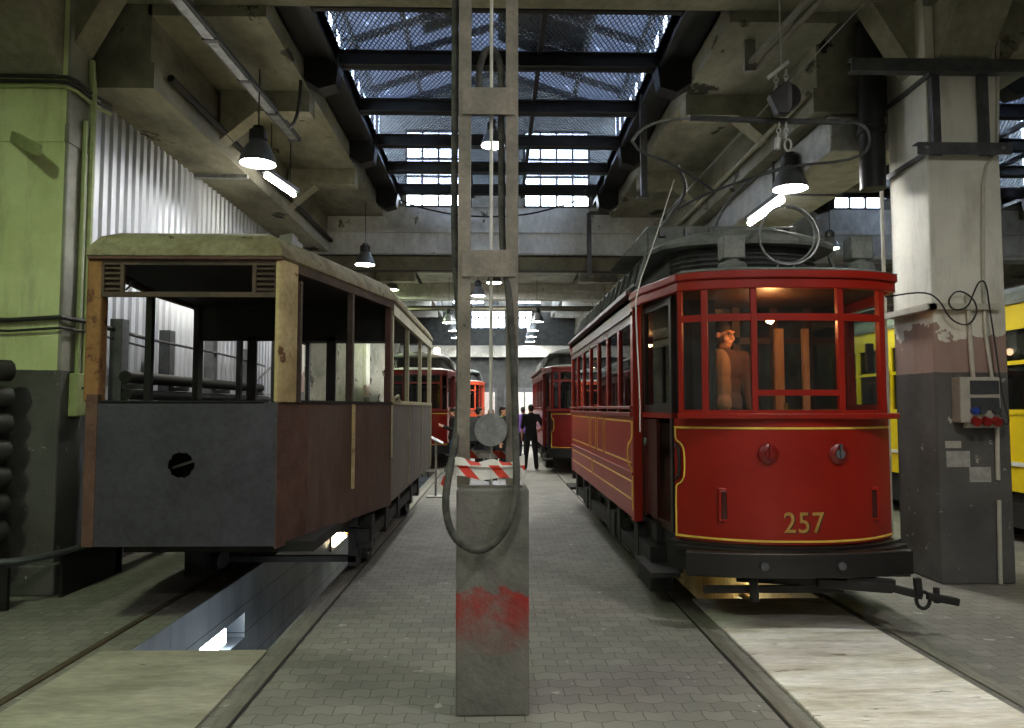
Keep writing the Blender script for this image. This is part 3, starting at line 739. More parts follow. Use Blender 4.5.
# ================================================================== CENTRE MAST
def mast():
    yb = 4.19
    t = one('mast_plinth', B().box(-0.222, 0.186, yb, yb+0.34, 0, 1.245), 'block',
            'grey concrete block with worn red paint carrying the tall mast', 'concrete block', (0, yb+0.17, 0), bevel=0.012)
    m = thing('switch_mast', 'tall grey twin-channel mast with round plate on the concrete block', 'mast', (-0.03, 4.35, 1.245))
    y0, y1 = 4.30, 4.40
    def chan(x0, x1, s):
        b = B(); b.box(x0, x1, y0, y0+0.008, 1.245, 5.87)
        xi = x1 if s > 0 else x0
        b.box(min(xi, xi-s*0.008), max(xi, xi-s*0.008), y0+0.008, y1, 1.245, 5.87)
        xo = x0 if s > 0 else x1
        b.box(min(xo, xo+s*0.008), max(xo, xo+s*0.008), y0+0.008, y1, 1.245, 5.87)
        return b
    obj('upright', chan(-0.224, -0.152, 1), 'mast_paint', m)
    obj('upright', chan(0.058, 0.130, -1), 'mast_paint', m)
    obj('cross_plate', B().box(-0.200, 0.105, y0-0.014, y0-0.001, 3.435, 3.60), 'mast_paint', m, bevel=0.003)
    obj('cross_plate', B().box(-0.200, 0.110, y0-0.014, y0-0.001, 2.465, 2.625), 'mast_paint', m, bevel=0.003)
    obj('cross_plate', B().box(-0.152, 0.058, y0, y0+0.012, 1.51, 1.65), 'dark_steel', m)
    obj('base_plate', B().box(-0.215, 0.15, 4.24, 4.50, 1.245, 1.262), 'grey_paint', m)
    w_ = obj('round_plate', B().cyl((-0.029, y0-0.045, 1.575), (-0.029, y0-0.005, 1.575), 0.094, n=40), 'galv', m, smooth=True)
    obj('pin', B().cyl((-0.029, y0-0.062, 1.575), (-0.029, y0-0.045, 1.575), 0.008), 'galv', w_)
    obj('bolts', B().cyl((-0.185, y0-0.008, 2.18), (-0.185, y0, 2.18), 0.008).cyl((0.10, y0-0.008, 2.18), (0.10, y0, 2.18), 0.008), 'dark_steel', m)
    obj('pull_rod', B().cyl((-0.03, y0+0.05, 1.26), (-0.03, y0+0.05, 5.85), 0.011, n=10), 'white_rope', m)
    # thick hose: down the left of the mast, loop before the block, up inside the right channel
    pts = [(-0.262, 4.36, 5.8), (-0.262, 4.36, 4.0), (-0.262, 4.35, 2.6), (-0.235, 4.36, 2.2), (-0.255, 4.30, 1.75), (-0.225, 4.27, 1.50)]
    pts = [(-0.25, 4.36, 5.86), (-0.25, 4.36, 3.6), (-0.25, 4.34, 2.62), (-0.215, 4.37, 2.2), (-0.215, 4.42, 1.7), (-0.235, 4.27, 1.48), (-0.27, 4.17, 1.30), (-0.282, 4.13, 1.14),
           (-0.235, 4.11, 0.985), (-0.11, 4.10, 0.91), (0.0, 4.10, 0.955), (0.085, 4.11, 1.09), (0.118, 4.15, 1.26), (0.112, 4.24, 1.50), (0.112, 4.27, 1.75), (0.085, 4.28, 2.2), (0.07, 4.31, 2.42), (0.035, 4.35, 2.62), (0.03, 4.37, 3.2), (0.03, 4.37, 3.60),
           (0.03, 4.37, 3.76), (-0.005, 4.37, 3.86), (-0.035, 4.37, 3.88), (-0.075, 4.37, 3.85), (-0.105, 4.37, 3.75), (-0.105, 4.37, 3.60)]
    one('hose', B().tube(pts, 0.021, 10, smooth=2), 'rubber', 'thick grey rubber hose looping down the mast and before the block', 'hose', (-0.1, 4.2, 0.9), smooth=True)
    # barrier tape tied round the mast
    tp = thing('barrier_tape', 'red and white barrier tape wrapped around the foot of the mast', 'tape', (-0.03, 4.24, 1.36))
    b = B(); n = 26; rows = []
    for i in range(n+1):
        k = i/n; x = -0.25+0.405*k
        zc = 1.368 - 0.012*math.sin(k*PI) - 0.012*k; y = 4.222 - 0.006*math.sin(k*9) + 0.006*math.cos(k*23)
        rows.append([b.bm.verts.new((x, y, zc+0.05+0.010*math.sin(k*14))), b.bm.verts.new((x, y-0.010, zc+0.016)), b.bm.verts.new((x, y+0.003, zc)), b.bm.verts.new((x, y-0.006, zc-0.05+0.007*math.sin(k*11))),
                     b.bm.verts.new((x, y+0.004, zc-0.05+0.007*math.sin(k*11))), b.bm.verts.new((x, y+0.007, zc)), b.bm.verts.new((x, y-0.003, zc+0.016)), b.bm.verts.new((x, y+0.006, zc+0.05+0.010*math.sin(k*14)))])
    b.loft(rows); obj('front_band', b, 'tape', tp)
    b = B()
    b.hexa([(-0.16, 4.44, 1.40), (0.06, 4.44, 1.40), (0.06, 4.444, 1.40), (-0.16, 4.444, 1.40), (-0.16, 4.44, 1.45), (0.06, 4.44, 1.445), (0.06, 4.444, 1.445), (-0.16, 4.444, 1.45)])
    obj('rear_band', b, 'tape', tp)
    b = B()
    b.hexa([(-0.33, 4.20, 1.22), (-0.285, 4.19, 1.215), (-0.285, 4.197, 1.215), (-0.33, 4.207, 1.22), (-0.275, 4.21, 1.37), (-0.225, 4.215, 1.395), (-0.225, 4.222, 1.395), (-0.275, 4.217, 1.37)])
    obj('tape_tail', b, 'tape', tp)
    b = B(); b.hexa([(0.118, 4.20, 1.30), (0.165, 4.21, 1.31), (0.165, 4.217, 1.31), (0.118, 4.207, 1.30), (0.12, 4.2, 1.42), (0.162, 4.22, 1.435), (0.162, 4.227, 1.435), (0.12, 4.207, 1.42)])
    obj('tape_knot', b, 'tape', tp)
mast()

# ================================================================== OLD RED TRAMS
def strip_on(pts_fn, u0, u1, n=10): return [pts_fn(lerp(u0, u1, i/n)) for i in range(n+1)]

def wheelset(t, y, x0, x1, r=0.38, mat='underframe'):
    for x, s in ((x0, -1), (x1, 1)):
        b = B(); b.lathe([(0.02, -0.06), (r+0.03, -0.06), (r+0.03, -0.035), (r, -0.03), (r, 0.06), (r-0.06, 0.065), (r-0.08, 0.03), (0.10, 0.03), (0.09, 0.09), (0.02, 0.09)], (x, y, r+0.02), (s, 0, 0), 26)
        obj('wheel', b, mat, t, smooth=True)
    obj('axle', B().cyl((x0, y, r+0.02), (x1, y, r+0.02), 0.06, n=12), mat, t, smooth=True)

POSTS = [-0.985, -0.79, -0.375, 0.398, 0.825]
def red_tram(name, label, xc, yf, length, full, body='red', trim='gold', cat='tram', group=None):
    """two-ended four-wheeled tram; yf = middle of its rounded front, length = saloon length"""
    t = thing(name, label, cat, (xc, yf+1.2+length/2, 0), group)
    hp, hs = 0.875, 1.04
    ys0 = yf+1.24; ys1 = ys0+length
    def fc(u):                # plan of the rounded front dash, u = -1..1
        return (xc+hp*u, yf+0.345*abs(u)**2.4)
    def fu(u): return (xc+hp*u, yf+0.20*abs(u)**3.2)     # plan of the squarer glazing and canopy
    def ru(u): x, y = fu(u); return (2*xc-x, ys0+ys1-y)
    def rc(u): x, y = fc(u); return (2*xc-x, ys0+ys1-y)
    ends = [(fc, fu, False), (rc, ru, True)]
    sgn = lambda y, rear: (ys0+ys1-y) if rear else y
    for fn, gn, rear in ends:
        det = not rear
        # dash panel
        obj('dash_panel', B().strip(strip_on(fn, -1, 1, 24), -0.03, 0.0, 0.665, 1.615), body, t, smooth=True)
        obj('belt_rail', B().strip(strip_on(gn, -1, 0.985, 24), -0.09, 0.03, 1.615, 1.66), body, t, smooth=True, bevel=0.008)
        obj('fender', B().strip(strip_on(fn, -1.03, 1.03, 24), -0.06, 0.065, 0.44, 0.655), 'black_paint', t, smooth=True)
        if det:
            for z in (1.545, 0.69):
                obj('gold_line', B().strip(strip_on(fn, -1, 1, 24)[0:25], 0.002, 0.006, z-0.008, z+0.008), trim, t)
            # gold bead of the corner with its grab-handle bow
            for s in (-1,):
                def q(du, off, z):
                    x0, y0 = fn(s*(0.992-du)); x1, y1 = fn(s*(0.982-du)); dd = V((x1-x0, y1-y0)).normalized(); nn = V((dd.y, -dd.x))*s
                    if nn.y > 0: nn = -nn
                    return (x0+nn.x*off, y0+nn.y*off, z)
                pts = [q(0, .004, 0.69), q(0, .004, 1.06), q(0.01, .006, 1.09), q(0.045, .01, 1.11), q(0.07, .012, 1.17), q(0.07, .012, 1.36), q(0.045, .01, 1.42), q(0.01, .006, 1.44), q(0, .004, 1.47), q(0, .004, 1.545)]
                obj('gold_line', B().tube(pts, 0.007, 6, smooth=1), trim, t)
                obj('hand_grip', B().tube([q(0.0, 0.0, 1.13), q(0.02, .02, 1.15), q(0.035, .02, 1.18), q(0.035, .02, 1.36), q(0.02, .02, 1.39), q(0.0, 0.0, 1.41)], 0.014, 8, smooth=1), 'black_paint', t)
        # window posts, rails and panes
        posts = POSTS
        wd = [0.016, 0.026, 0.026, 0.028, 0.030]
        for i, (u, d) in enumerate(zip(posts, wd)):
            obj('window_post', B().strip([gn(max(-1, u-d)), gn(u), gn(min(1, u+d))], -0.045, 0.0, 1.66, 2.64), body, t, bevel=0.004)
        for i in range(4):
            a, c = posts[i]+wd[i], posts[i+1]-wd[i+1]
            n = 6
            obj('window_rail', B().strip(strip_on(gn, a, c, n), -0.035, -0.006, 2.375, 2.43).strip(strip_on(gn, a, c, n), -0.035, -0.006, 1.66, 1.685), body, t)
            if i == 2: obj('window_rail', B().strip(strip_on(gn, a, c, n), -0.04, -0.004, 1.795, 1.84), body, t)
            obj('window_pane', B().strip(strip_on(gn, a, c, n), -0.023, -0.018, 1.685, 2.62), 'glass', t)
        # canopy: plan runs round the platform back to the saloon
        side = lambda s: [(xc+s*hs, sgn(ys0, rear)), (xc+s*(hs-0.03), sgn(ys0-0.40, rear)), (xc+s*(hp+0.03), sgn(yf+0.42, rear))]
        m_ = -1 if rear else 1
        can = side(-m_) + strip_on(gn, -0.985, 0.985, 24) + side(m_)[::-1]
        obj('canopy', B().strip(can, -0.03, 0.015, 2.625, 2.70), body, t, smooth=True, bevel=0.006)
        obj('canopy_moulding', B().strip(can, -0.03, 0.035, 2.70, 2.768), body, t, smooth=True, bevel=0.012)
        # platform roof: domed cap over the canopy plan
        b = B(); rings = []; ctr = V((xc, sgn(ys0-0.05, rear), 0))
        for k, z in ((1.03, 2.765), (0.95, 2.80), (0.8, 2.83), (0.5, 2.86), (0.2, 2.875)):
            rings.append([b.bm.verts.new((ctr.x+(x-ctr.x)*k, ctr.y+(y-ctr.y)*k, z)) for x, y in can])
        for a, c in zip(rings, rings[1:]):
            for i in range(len(a)-1): b.bm.faces.new((a[i], a[i+1], c[i+1], c[i]))
        b.bm.faces.new(rings[-1])
        low = [b.bm.verts.new((ctr.x+(x-ctr.x)*0.97, ctr.y+(y-ctr.y)*0.97, 2.70)) for x, y in can]
        b.bm.faces.new(low[::-1])
        for i in range(len(low)-1): b.bm.faces.new((low[i], low[i+1], rings[0][i+1], rings[0][i]))
        obj('platform_roof', b, 'roof_grey', t, smooth=True)
        # platform floor, steps, entrance corner posts
        inn = lambda u: (fn(u)[0], fn(u)[1] + (-0.07 if rear else 0.07))
        fl = strip_on(inn, -0.95, 0.95, 24) + [(xc+m_*hp, sgn(ys0, rear)), (xc-m_*hp, sgn(ys0, rear))]
        obj('cab_ceiling', B().prism([(x, y, 2.64) for x, y in strip_on(lambda u: (gn(u)[0], gn(u)[1]+(-0.06 if rear else 0.06)), -0.95, 0.95, 12) + [(xc+m_*hp, sgn(ys0-0.02, rear)), (xc-m_*hp, sgn(ys0-0.02, rear))]], (0, 0, 0.02)), 'dark_wood', t)
        obj('platform_floor', B().prism([(x, y, 0.66) for x, y in fl], (0, 0, 0.07)), 'dark_wood', t)
        for s in (-1, 1):
            ya, yb_ = sorted((sgn(yf+0.42, rear), sgn(ys0-0.12, rear)))
            obj('step', B().box(*sorted((xc+s*0.82, xc+s*1.06)), ya, yb_, 0.33, 0.37).box(*sorted((xc+s*0.80, xc+s*0.83)), ya, yb_, 0.37, 0.66), 'underframe', t)
            g = B(); yy = sgn(ys0-0.02, rear)
            g.box(*sorted((xc+s*(hs-0.075), xc+s*(hs+0.005))), *sorted((yy, sgn(ys0+0.10, rear))), 0.66, 2.70)
            obj('corner_post', g, body, t, bevel=0.006)
            # sliding door of the platform and the sill board over it
            yd0, yd1 = sgn(yf+0.37, rear), sgn(ys0-0.06, rear)
            x0d, x1d = xc+s*(hp-0.01), xc+s*(hs-0.10)
            dn = B()
            def seg(ka, kb, z0, z1, th, dd=dn):
                p = V((lerp(x0d, x1d, ka), lerp(yd0, yd1, ka), (z0+z1)/2)); q = V((lerp(x0d, x1d, kb), lerp(yd0, yd1, kb), (z0+z1)/2))
                dd.bar(p, q, th, z1-z0)
            if s > 0 or not det:
                seg(0, 1, 0.75, 1.60, 0.03); obj('door_panel', dn, 'red_dark', t)
            else:
                seg(0.55, 1, 0.75, 1.60, 0.025); dr = obj('door_panel', dn, 'door_dark', t)
                obj('door_handle', B().ball((lerp(x0d, x1d, 0.88)-0.03, lerp(yd0, yd1, 0.88), 1.40), 0.03, (0.6, 0.6, 1.3)), 'galv', dr)
                e = B(); seg(0, 0.06, 0.70, 2.60, 0.05, e); obj('entrance_frame', e, 'black_paint', t)
            r = B(); seg(0, 1, 1.615, 1.66, 0.05, r); obj('sill_board', r, body, t)
            pn = B(); seg(0.06, 0.97, 1.72, 2.60, 0.006, pn); obj('window_pane', pn, 'glass_dark' if s < 0 else 'glass', t)
            fr = B(); seg(0, 0.97, 1.66, 1.73, 0.035, fr); seg(0, 0.97, 2.56, 2.64, 0.035, fr); seg(0, 0.03 if s > 0 else 0.05, 1.7, 2.64, 0.03, fr); seg(0.92, 0.97, 1.7, 2.64, 0.04, fr)
            obj('side_window_frame', fr, 'red_dark' if s > 0 else 'black_paint', t)
        # bulkhead to the saloon: varnished posts, panels and glazed door
        yb2 = sgn(ys0+0.03, rear)
        wdt = B()
        for x in (-0.98, -0.42, -0.06, 0.30, 0.62, 0.98): wdt.box(xc+x-0.035, xc+x+0.035, yb2-0.02, yb2+0.02, 0.73, 2.66)
        wdt.box(xc-1.0, xc+1.0, yb2-0.02, yb2+0.02, 2.30, 2.36)
        bh = obj('bulkhead', wdt, 'dark_wood', t)
        obj('bulkhead_panel', B().box(xc-0.96, xc-0.08, yb2-0.012, yb2+0.012, 0.73, 1.55).box(xc+0.32, xc+0.96, yb2-0.012, yb2+0.012, 0.73, 1.55), 'dark_wood', bh)
        obj('bulkhead_glass', B().box(xc-0.95, xc+0.95, yb2-0.004, yb2+0.004, 1.56, 2.64), 'glass_dark', bh)
    # -------- saloon sides
    nwin = 7
    for s in (-1, 1):
        xo = xc+s*hs; xi = xc+s*(hs-0.04)
        x0, x1 = sorted((xo, xi))
        sd = obj('side_panel', B().box(x0, x1, ys0, ys1, 0.68, 1.62), body, t)
        if full and s < 0:
            g = B(); xg0, xg1 = xo-0.004, xo
            L = length
            cuts = [0.0, 0.27, 0.43, 0.58, 0.74, 1.0]
            def frame(ya, yb, za, zb, w_=0.014):
                g.box(xg0, xg1, ya, yb, za, za+w_); g.box(xg0, xg1, ya, yb, zb-w_, zb); g.box(xg0, xg1, ya, ya+w_, za, zb); g.box(xg0, xg1, yb-w_, yb, za, zb)
            frame(ys0+0.10, ys0+1.80, 1.18, 1.58); frame(ys0+1.95, ys0+2.45, 1.18, 1.58); frame(ys0+2.6, ys0+3.1, 1.18, 1.58); frame(ys0+3.25, ys1-0.05, 1.18, 1.58)
            frame(ys0+0.10, ys0+2.9, 0.84, 1.02); frame(ys0+3.0, ys1-0.05, 0.84, 1.02)
            obj('gold_line', g, trim, sd)
            pg = B(); y_ = ys0-0.05
            pg.tube([(xo-0.006, ys0+0.03, 0.75), (xo-0.006, ys0+0.03, 1.14), (xo-0.05, ys0+0.03, 1.18), (xo-0.055, ys0+0.02, 1.36), (xo-0.006, ys0+0.03, 1.42), (xo-0.006, ys0+0.03, 1.58)], 0.007, 6, smooth=1)
            obj('gold_line', pg, trim, t)
        e = sorted((xo-s*0.005, xo+s*0.018))
        obj('waist_moulding', B().box(*e, ys0, ys1, 1.075, 1.105), body, t, bevel=0.006)
        e = sorted((xo-s*0.06, xo+s*0.035))
        obj('window_sill', B().box(*e, ys0, ys1, 1.62, 1.66).box(*e, ys0, ys1, 1.69, 1.72), 'maroon', t, bevel=0.006)
        for i in range(nwin+1):
            y = lerp(ys0+0.05, ys1-0.05, i/nwin)
            obj('window_post', B().box(x0, x1, y-0.045, y+0.045, 1.62, 2.56), body, t)
            if i < nwin:
                y2 = lerp(ys0+0.05, ys1-0.05, (i+1)/nwin); xm = xc+s*(hs-0.025)
                obj('window_pane', B().box(xm-0.003, xm+0.003, y+0.045, y2-0.045, 1.72, 2.50), 'glass_dark', t)
        e = sorted((xo+s*0.0, xi))
        obj('letterboard', B().box(*e, ys0, ys1, 2.50, 2.76).box(*sorted((xo, xo+s*0.02)), ys0, ys1, 2.58, 2.60), 'letterboard', t)
        e = sorted((xo-s*0.03, xo+s*0.06))
        obj('gutter', B().box(*e, ys0, ys1, 2.755, 2.80), 'letterboard', t, bevel=0.008)
    # -------- roof with raised lantern
    b = B()
    b.box(xc-hs, xc+hs, ys0, ys1, 2.70, 2.745)
    for s in (-1, 1):
        b.prism([(xc+s*(hs+0.02), ys0, 2.79), (xc+s*0.66, ys0, 2.90), (xc+s*0.66, ys0, 2.84), (xc+s*(hs+0.02), ys0, 2.76)], (0, ys1-ys0, 0))
    obj('lower_roof', b, 'roof_dark', t)
    hl = 0.67
    def lant(k, dz=0.0):      # plan of the lantern roof: straight sides, rounded ends
        a = []
        for i in range(9):
            th = PI*i/8
            a.append((xc-k*hl*math.cos(th), ys0+0.05-0.42*(k if k > 0.9 else 1)*math.sin(th)**0.8))
        r_ = [(2*xc-x, ys0+ys1-y) for x, y in a]
        return a+r_
    obj('lantern_wall', B().prism([(x, y, 2.86) for x, y in lant(1.0)], (0, 0, 0.33)), 'roof_dark', t)
    lv = B()
    for z in (2.90, 2.945, 2.99, 3.035, 3.08):
        lv.strip([p for p in lant(1.0)[:9]], 0.002, 0.018, z, z+0.008, z-0.012, z-0.004)
    obj('louvres', lv, 'roof_dark', t)
    b = B()
    rings = []
    for k, z in ((1.27, 3.15), (1.29, 3.18), (1.25, 3.215), (0.9, 3.29), (0.4, 3.33)):
        rings.append([b.bm.verts.new((x, y, z)) for x, y in lant(k)])
    b.loft(rings)
    obj('lantern_roof', b, 'roof_grey', t, smooth=True)
    for s in (-1, 1):
        b = B()
        for i in range(nwin*2+1):
            y = lerp(ys0+0.1, ys1-0.1, i/(nwin*2)); b.bar((xc+s*1.0, y, 2.79), (xc+s*0.88, y, 3.16), 0.03, 0.03)
        b.box(*sorted((xc+s*1.0, xc+s*1.03)), ys0, ys1, 2.84, 2.865)
        obj('roof_stays', b, 'roof_grey', t)
    # -------- underframe
    b = B(); b.box(xc-0.9, xc+0.9, ys0-0.3, ys1+0.3, 0.52, 0.68); b.box(xc-0.98, xc-0.88, ys0+0.2, ys1-0.2, 0.30, 0.42); b.box(xc+0.88, xc+0.98, ys0+0.2, ys1-0.2, 0.30, 0.42)
    for y in (ys0+0.2, ys0+1.2, ys0+1.9, ys1-1.9, ys1-1.2, ys1-0.2):
        for s in (-1, 1): b.box(*sorted((xc+s*0.87, xc+s*0.99)), y-0.09, y+0.09, 0.28, 0.62)
    obj('underframe', b, 'underframe', t)
    for s in (-1, 1):
        for yw in (ys0+1.55, ys1-1.55):
            ax = obj('axle_box', B().box(*sorted((xc+s*0.80, xc+s*1.0)), yw-0.14, yw+0.14, 0.26, 0.54), 'underframe', t)
            for q in (-0.42, 0.42):
                obj('spring', B().cyl((xc+s*0.9, yw+q, 0.30), (xc+s*0.9, yw+q, 0.52), 0.06, n=10), 'underframe', ax)
        obj('life_guard', B().box(*sorted((xc+s*0.78, xc+s*0.98)), ys0-0.40, ys0+0.15, 0.12, 0.50), 'dark_steel' if False else 'underframe', t)
    wheelset(t, ys0+1.55, xc-0.72, xc+0.72); wheelset(t, ys1-1.55, xc-0.72, xc+0.72)
    obj('interior', B().box(xc-0.9, xc+0.9, ys0+0.1, ys1-0.1, 0.70, 0.74).box(xc-0.95, xc-0.55, ys0+0.4, ys1-0.3, 1.12, 1.18).box(xc+0.55, xc+0.95, ys0+0.4, ys1-0.3, 1.12, 1.18).box(xc-0.95, xc+0.95, ys0+0.08, ys1-0.08, 2.64, 2.70), 'dark_wood', t)
    return t, fc, ys0, ys1

T, FC, TY0, TY1 = red_tram('red_tram', 'glossy red vintage tram numbered 257 with gold lining, nearest on the right track', 2.315, 5.62, 5.55, True)
XC = 2.315
def front_pt(u, off=0.0):
    x, y = FC(u); x2, y2 = FC(u+0.01); d = V((x2-x, y2-y)).normalized(); n = V((d.y, -d.x))
    return V((x, y))+n*off
# numerals
def numerals():
    for i, ch in enumerate('257'):
        for mat, off, sh in (('black_paint', 0.0005, 0.010), ('gold_pale', 0.003, 0.0)):
            cu = bpy.data.curves.new('num', 'FONT'); cu.body = ch; cu.size = 0.215; cu.extrude = 0.0012; cu.offset = 0.0012; cu.align_x = 'CENTER'
            ob = bpy.data.objects.new('num', cu); COL.objects.link(ob)
            dg = bpy.context.evaluated_depsgraph_get(); dg.update()
            me = bpy.data.meshes.new_from_object(ob.evaluated_get(dg)); bpy.data.objects.remove(ob)
            b = B(); b.bm.from_mesh(me)
            uc = 0.022+(i-1)*0.123
            for v in b.bm.verts:
                q = front_pt(uc+(v.co.x*0.92+sh)/0.875, off+v.co.z+0.0012)
                v.co = V((q.x, q.y, 0.758+v.co.y*1.02-sh*0.5))
            if mat == 'black_paint': first = (b, None); sh_b = b
            else: gold_b = b
        n = obj('number_digit', gold_b, 'gold_pale', T)
        obj('digit_shadow', sh_b, 'black_paint', n)
numerals()
# dash fittings
for u, has in ((-0.273, 0), (0.351, 1)):
    p = front_pt(u, 0.0); z = 1.35
    s_ = obj('lamp_socket', B().lathe([(0.02, -0.035), (0.06, -0.034), (0.078, -0.02), (0.078, 0.0), (0.02, 0.0)], (p.x, p.y+0.002, z), (0, 1, 0), 24), 'red_dark', T, smooth=True)
    k = B().cyl((p.x, p.y-0.05, z), (p.x, p.y-0.03, z), 0.035, n=16); k.bar((p.x, p.y-0.055, z-0.03), (p.x, p.y-0.055, z+0.075), 0.016, 0.016)
    obj('socket_plug', k, 'dark_steel' if has else 'maroon', s_, smooth=False)
for u in (-0.632, 0.737):
    p = front_pt(u, 0.0)
    f_ = obj('marker_frame', B().box(p.x-0.045, p.x+0.045, p.y-0.008, p.y+0.02, 0.82, 1.085), 'red', T, bevel=0.01)
    obj('marker_lens', B().box(p.x-0.022, p.x+0.022, p.y-0.016, p.y+0.0, 0.845, 1.06), 'lens_red', f_, bevel=0.012)
# bumper beam
b = B(); pts = strip_on(lambda u: (2.275+0.845*u, 5.49+0.12*abs(u)**2.6), -1.0, 1.0, 18)
b.strip(pts, -0.02, 0.05, 0.455, 0.635)
bp = obj('bumper', b, 'black_paint', T, smooth=True, bevel=0.008)
for x in (1.96, 2.53): obj('bumper_bolt', B().cyl((x, 5.42, 0.545), (x, 5.47, 0.545), 0.03), 'dark_steel', bp)
b = B(); b.strip(strip_on(FC, -0.95, 0.95, 16), 0.0, 0.14, 0.60, 0.635); obj('fender_tray', b, 'black_paint', T)
# drawbar with hook swung to the right, hanging under the bumper
b = B()
b.bar((1.85, 5.75, 0.40), (2.45, 5.6, 0.395), 0.07, 0.06); b.bar((2.40, 5.58, 0.40), (2.92, 5.50, 0.375), 0.10, 0.07); b.bar((2.6, 5.53, 0.43), (2.95, 5.5, 0.41), 0.06, 0.05)
b.bar((2.92, 5.50, 0.375), (3.12, 5.44, 0.33), 0.055, 0.055)
db = obj('drawbar', b, 'underframe', T, bevel=0.008)
c0 = V((3.12, 5.43, 0.30))
b = B().tube([c0+V((0.05*math.cos(a), 0.0, 0.06*math.sin(a))) for a in [2*PI*i/14 for i in range(14)]], 0.014, 7, closed=True)
obj('shackle', b, 'underframe', db, smooth=True)
obj('latch', B().bar(c0+V((-0.03, 0, 0.04)), c0+V((-0.04, 0, 0.16)), 0.05, 0.04), 'underframe', db, bevel=0.006)
obj('hook', B().bar(c0+V((0.03, 0, 0.03)), c0+V((0.25, -0.02, -0.01)), 0.05, 0.055), 'underframe', db, bevel=0.01)
obj('pin', B().cyl(c0+V((0.10, 0, -0.02)), c0+V((0.10, 0, 0.09)), 0.022), 'underframe', db)
obj('brake_rod', B().bar((XC-0.75, 5.62, 0.34), (XC+0.3, 5.62, 0.34), 0.05, 0.05), 'underframe', T)
obj('air_hose', B().tube([(XC-0.4, 5.56, 0.44), (XC-0.4, 5.54, 0.36), (XC-0.39, 5.56, 0.27)], 0.035, 8), 'underframe', T, smooth=True)
# controller stand, handbrake wheel, mirror inside the cab
b = B(); b.box(XC+0.0, XC+0.30, 5.88, 6.12, 0.73, 1.55); b.cyl((XC+0.15, 6.0, 1.55), (XC+0.15, 6.0, 1.62), 0.13, n=20)
ct = obj('controller', b, 'black_paint', T, bevel=0.02)
obj('controller_handle', B().bar((XC+0.15, 6.0, 1.65), (XC+0.02, 5.92, 1.65), 0.03, 0.03).cyl((XC+0.02, 5.92, 1.64), (XC+0.02, 5.92, 1.74), 0.018), 'brass', ct)
obj('cab_mirror', B().box(3.08, 3.15, 6.08, 6.11, 2.0, 2.24), 'black_paint', T, bevel=0.01)
for x, w_ in ((XC+0.325, 0.042), (XC+0.575, 0.03)): obj('door_jamb', B().box(x-w_, x+w_, 6.82, 6.86, 0.75, 2.44), 'lit_wood', T)  # lamplight on the jambs put into their colour, paler than the bulkhead posts
obj('draught_screen', B().box(1.50, 1.815, 6.06, 6.085, 0.75, 2.60), 'black_paint', T)
obj('cab_bulb', B().ball((2.28, 6.08, 2.43), 0.030), 'bulb_warm', T, smooth=True)
obj('saloon_bulb', B().ball((XC-0.3, 9.6, 2.52), 0.03), 'bulb_warm', T, smooth=True)
# roof equipment
for px in (734, 862):
    c = P(px, 264, 5.95); 
    pd = obj('roof_pedestal', B().lathe([(0.11, 0), (0.115, 0.01), (0.115, 0.085), (0.10, 0.10), (0.06, 0.11), (0.06, 0.15)], (c.x, c.y+0.05, 2.79), n=22), 'roof_grey', T, smooth=True)
    obj('roof_box', B().box(c.x-0.092, c.x+0.092, c.y-0.02, c.y+0.14, 2.92, 3.11), 'roof_grey', pd, bevel=0.012)
b = B(); b.box(XC-0.80, XC+0.72, 7.3, 8.3, 3.24, 3.53); 
fr = obj('resistor_frame', b, 'roof_grey', T, bevel=0.02)
for i in range(6): obj('slot', B().box(XC-0.68+i*0.25, XC-0.62+i*0.25, 7.27, 7.31, 3.41, 3.50), 'black_paint', fr)
b = B(); b.prism([(XC-1.05, 7.3, 3.22), (XC-0.80, 7.3, 3.50), (XC-0.80, 7.3, 3.22)], (0, 1.0, 0)); obj('resistor_cheek', b, 'roof_grey', fr)
obj('roof_walkway', B().box(XC+0.05, XC+0.30, 6.55, 6.9, 2.9, 3.22), 'roof_grey', T)
# standing ring of cable on the platform roof
c = P(789, 235, 6.2); R_ = 0.255
b = B().tube([c+V((R_*math.cos(a), 0.02*math.sin(a*2), R_*math.sin(a))) for a in [2*PI*i/30 for i in range(30)]], 0.011, 7, closed=True)
b.tube([c+V(((R_-0.02)*math.cos(a), 0.03, (R_-0.015)*math.sin(a)+0.005)) for a in [0.2+PI*i/20-2.2 for i in range(24)]], 0.009, 6)
for q in (-0.1, 0.04): b.bar(c+V((q, 0, -R_-0.005)), c+V((q-0.03, 0, -R_-0.075)), 0.012, 0.012)
obj('cable_ring', b, 'galv', T, smooth=True)
# bow collector
YBOW = 6.7
bl = [P(632, 141, YBOW), P(640, 130, YBOW), P(656, 122, YBOW), P(690, 118, YBOW), P(776, 121, YBOW), P(856, 123, YBOW), P(866, 129, YBOW), P(871, 140, YBOW), P(868, 150, YBOW+0.1)]
base = [P(656, 233, 8.6), P(716, 223, 8.6)]
bow = obj('bow_collector', B().tube([P(690, 118, YBOW), P(776, 121, YBOW), P(840, 122, YBOW)], 0.028, 8), 'dark_steel', T, smooth=True)
obj('bow_tip', B().tube([bl[0], bl[1], bl[2], P(672, 119.5, YBOW), P(690, 118.5, YBOW)], 0.014, 8, smooth=1), 'galv', bow, smooth=True)
obj('bow_tip', B().tube([P(840, 122, YBOW), P(860, 123, YBOW), P(868, 130, YBOW), P(871, 142, YBOW), P(864, 154, YBOW+0.1), P(845, 161, YBOW+0.2), P(800, 165, YBOW+0.3)], 0.013, 8, smooth=1), 'dark_steel', bow, smooth=True)
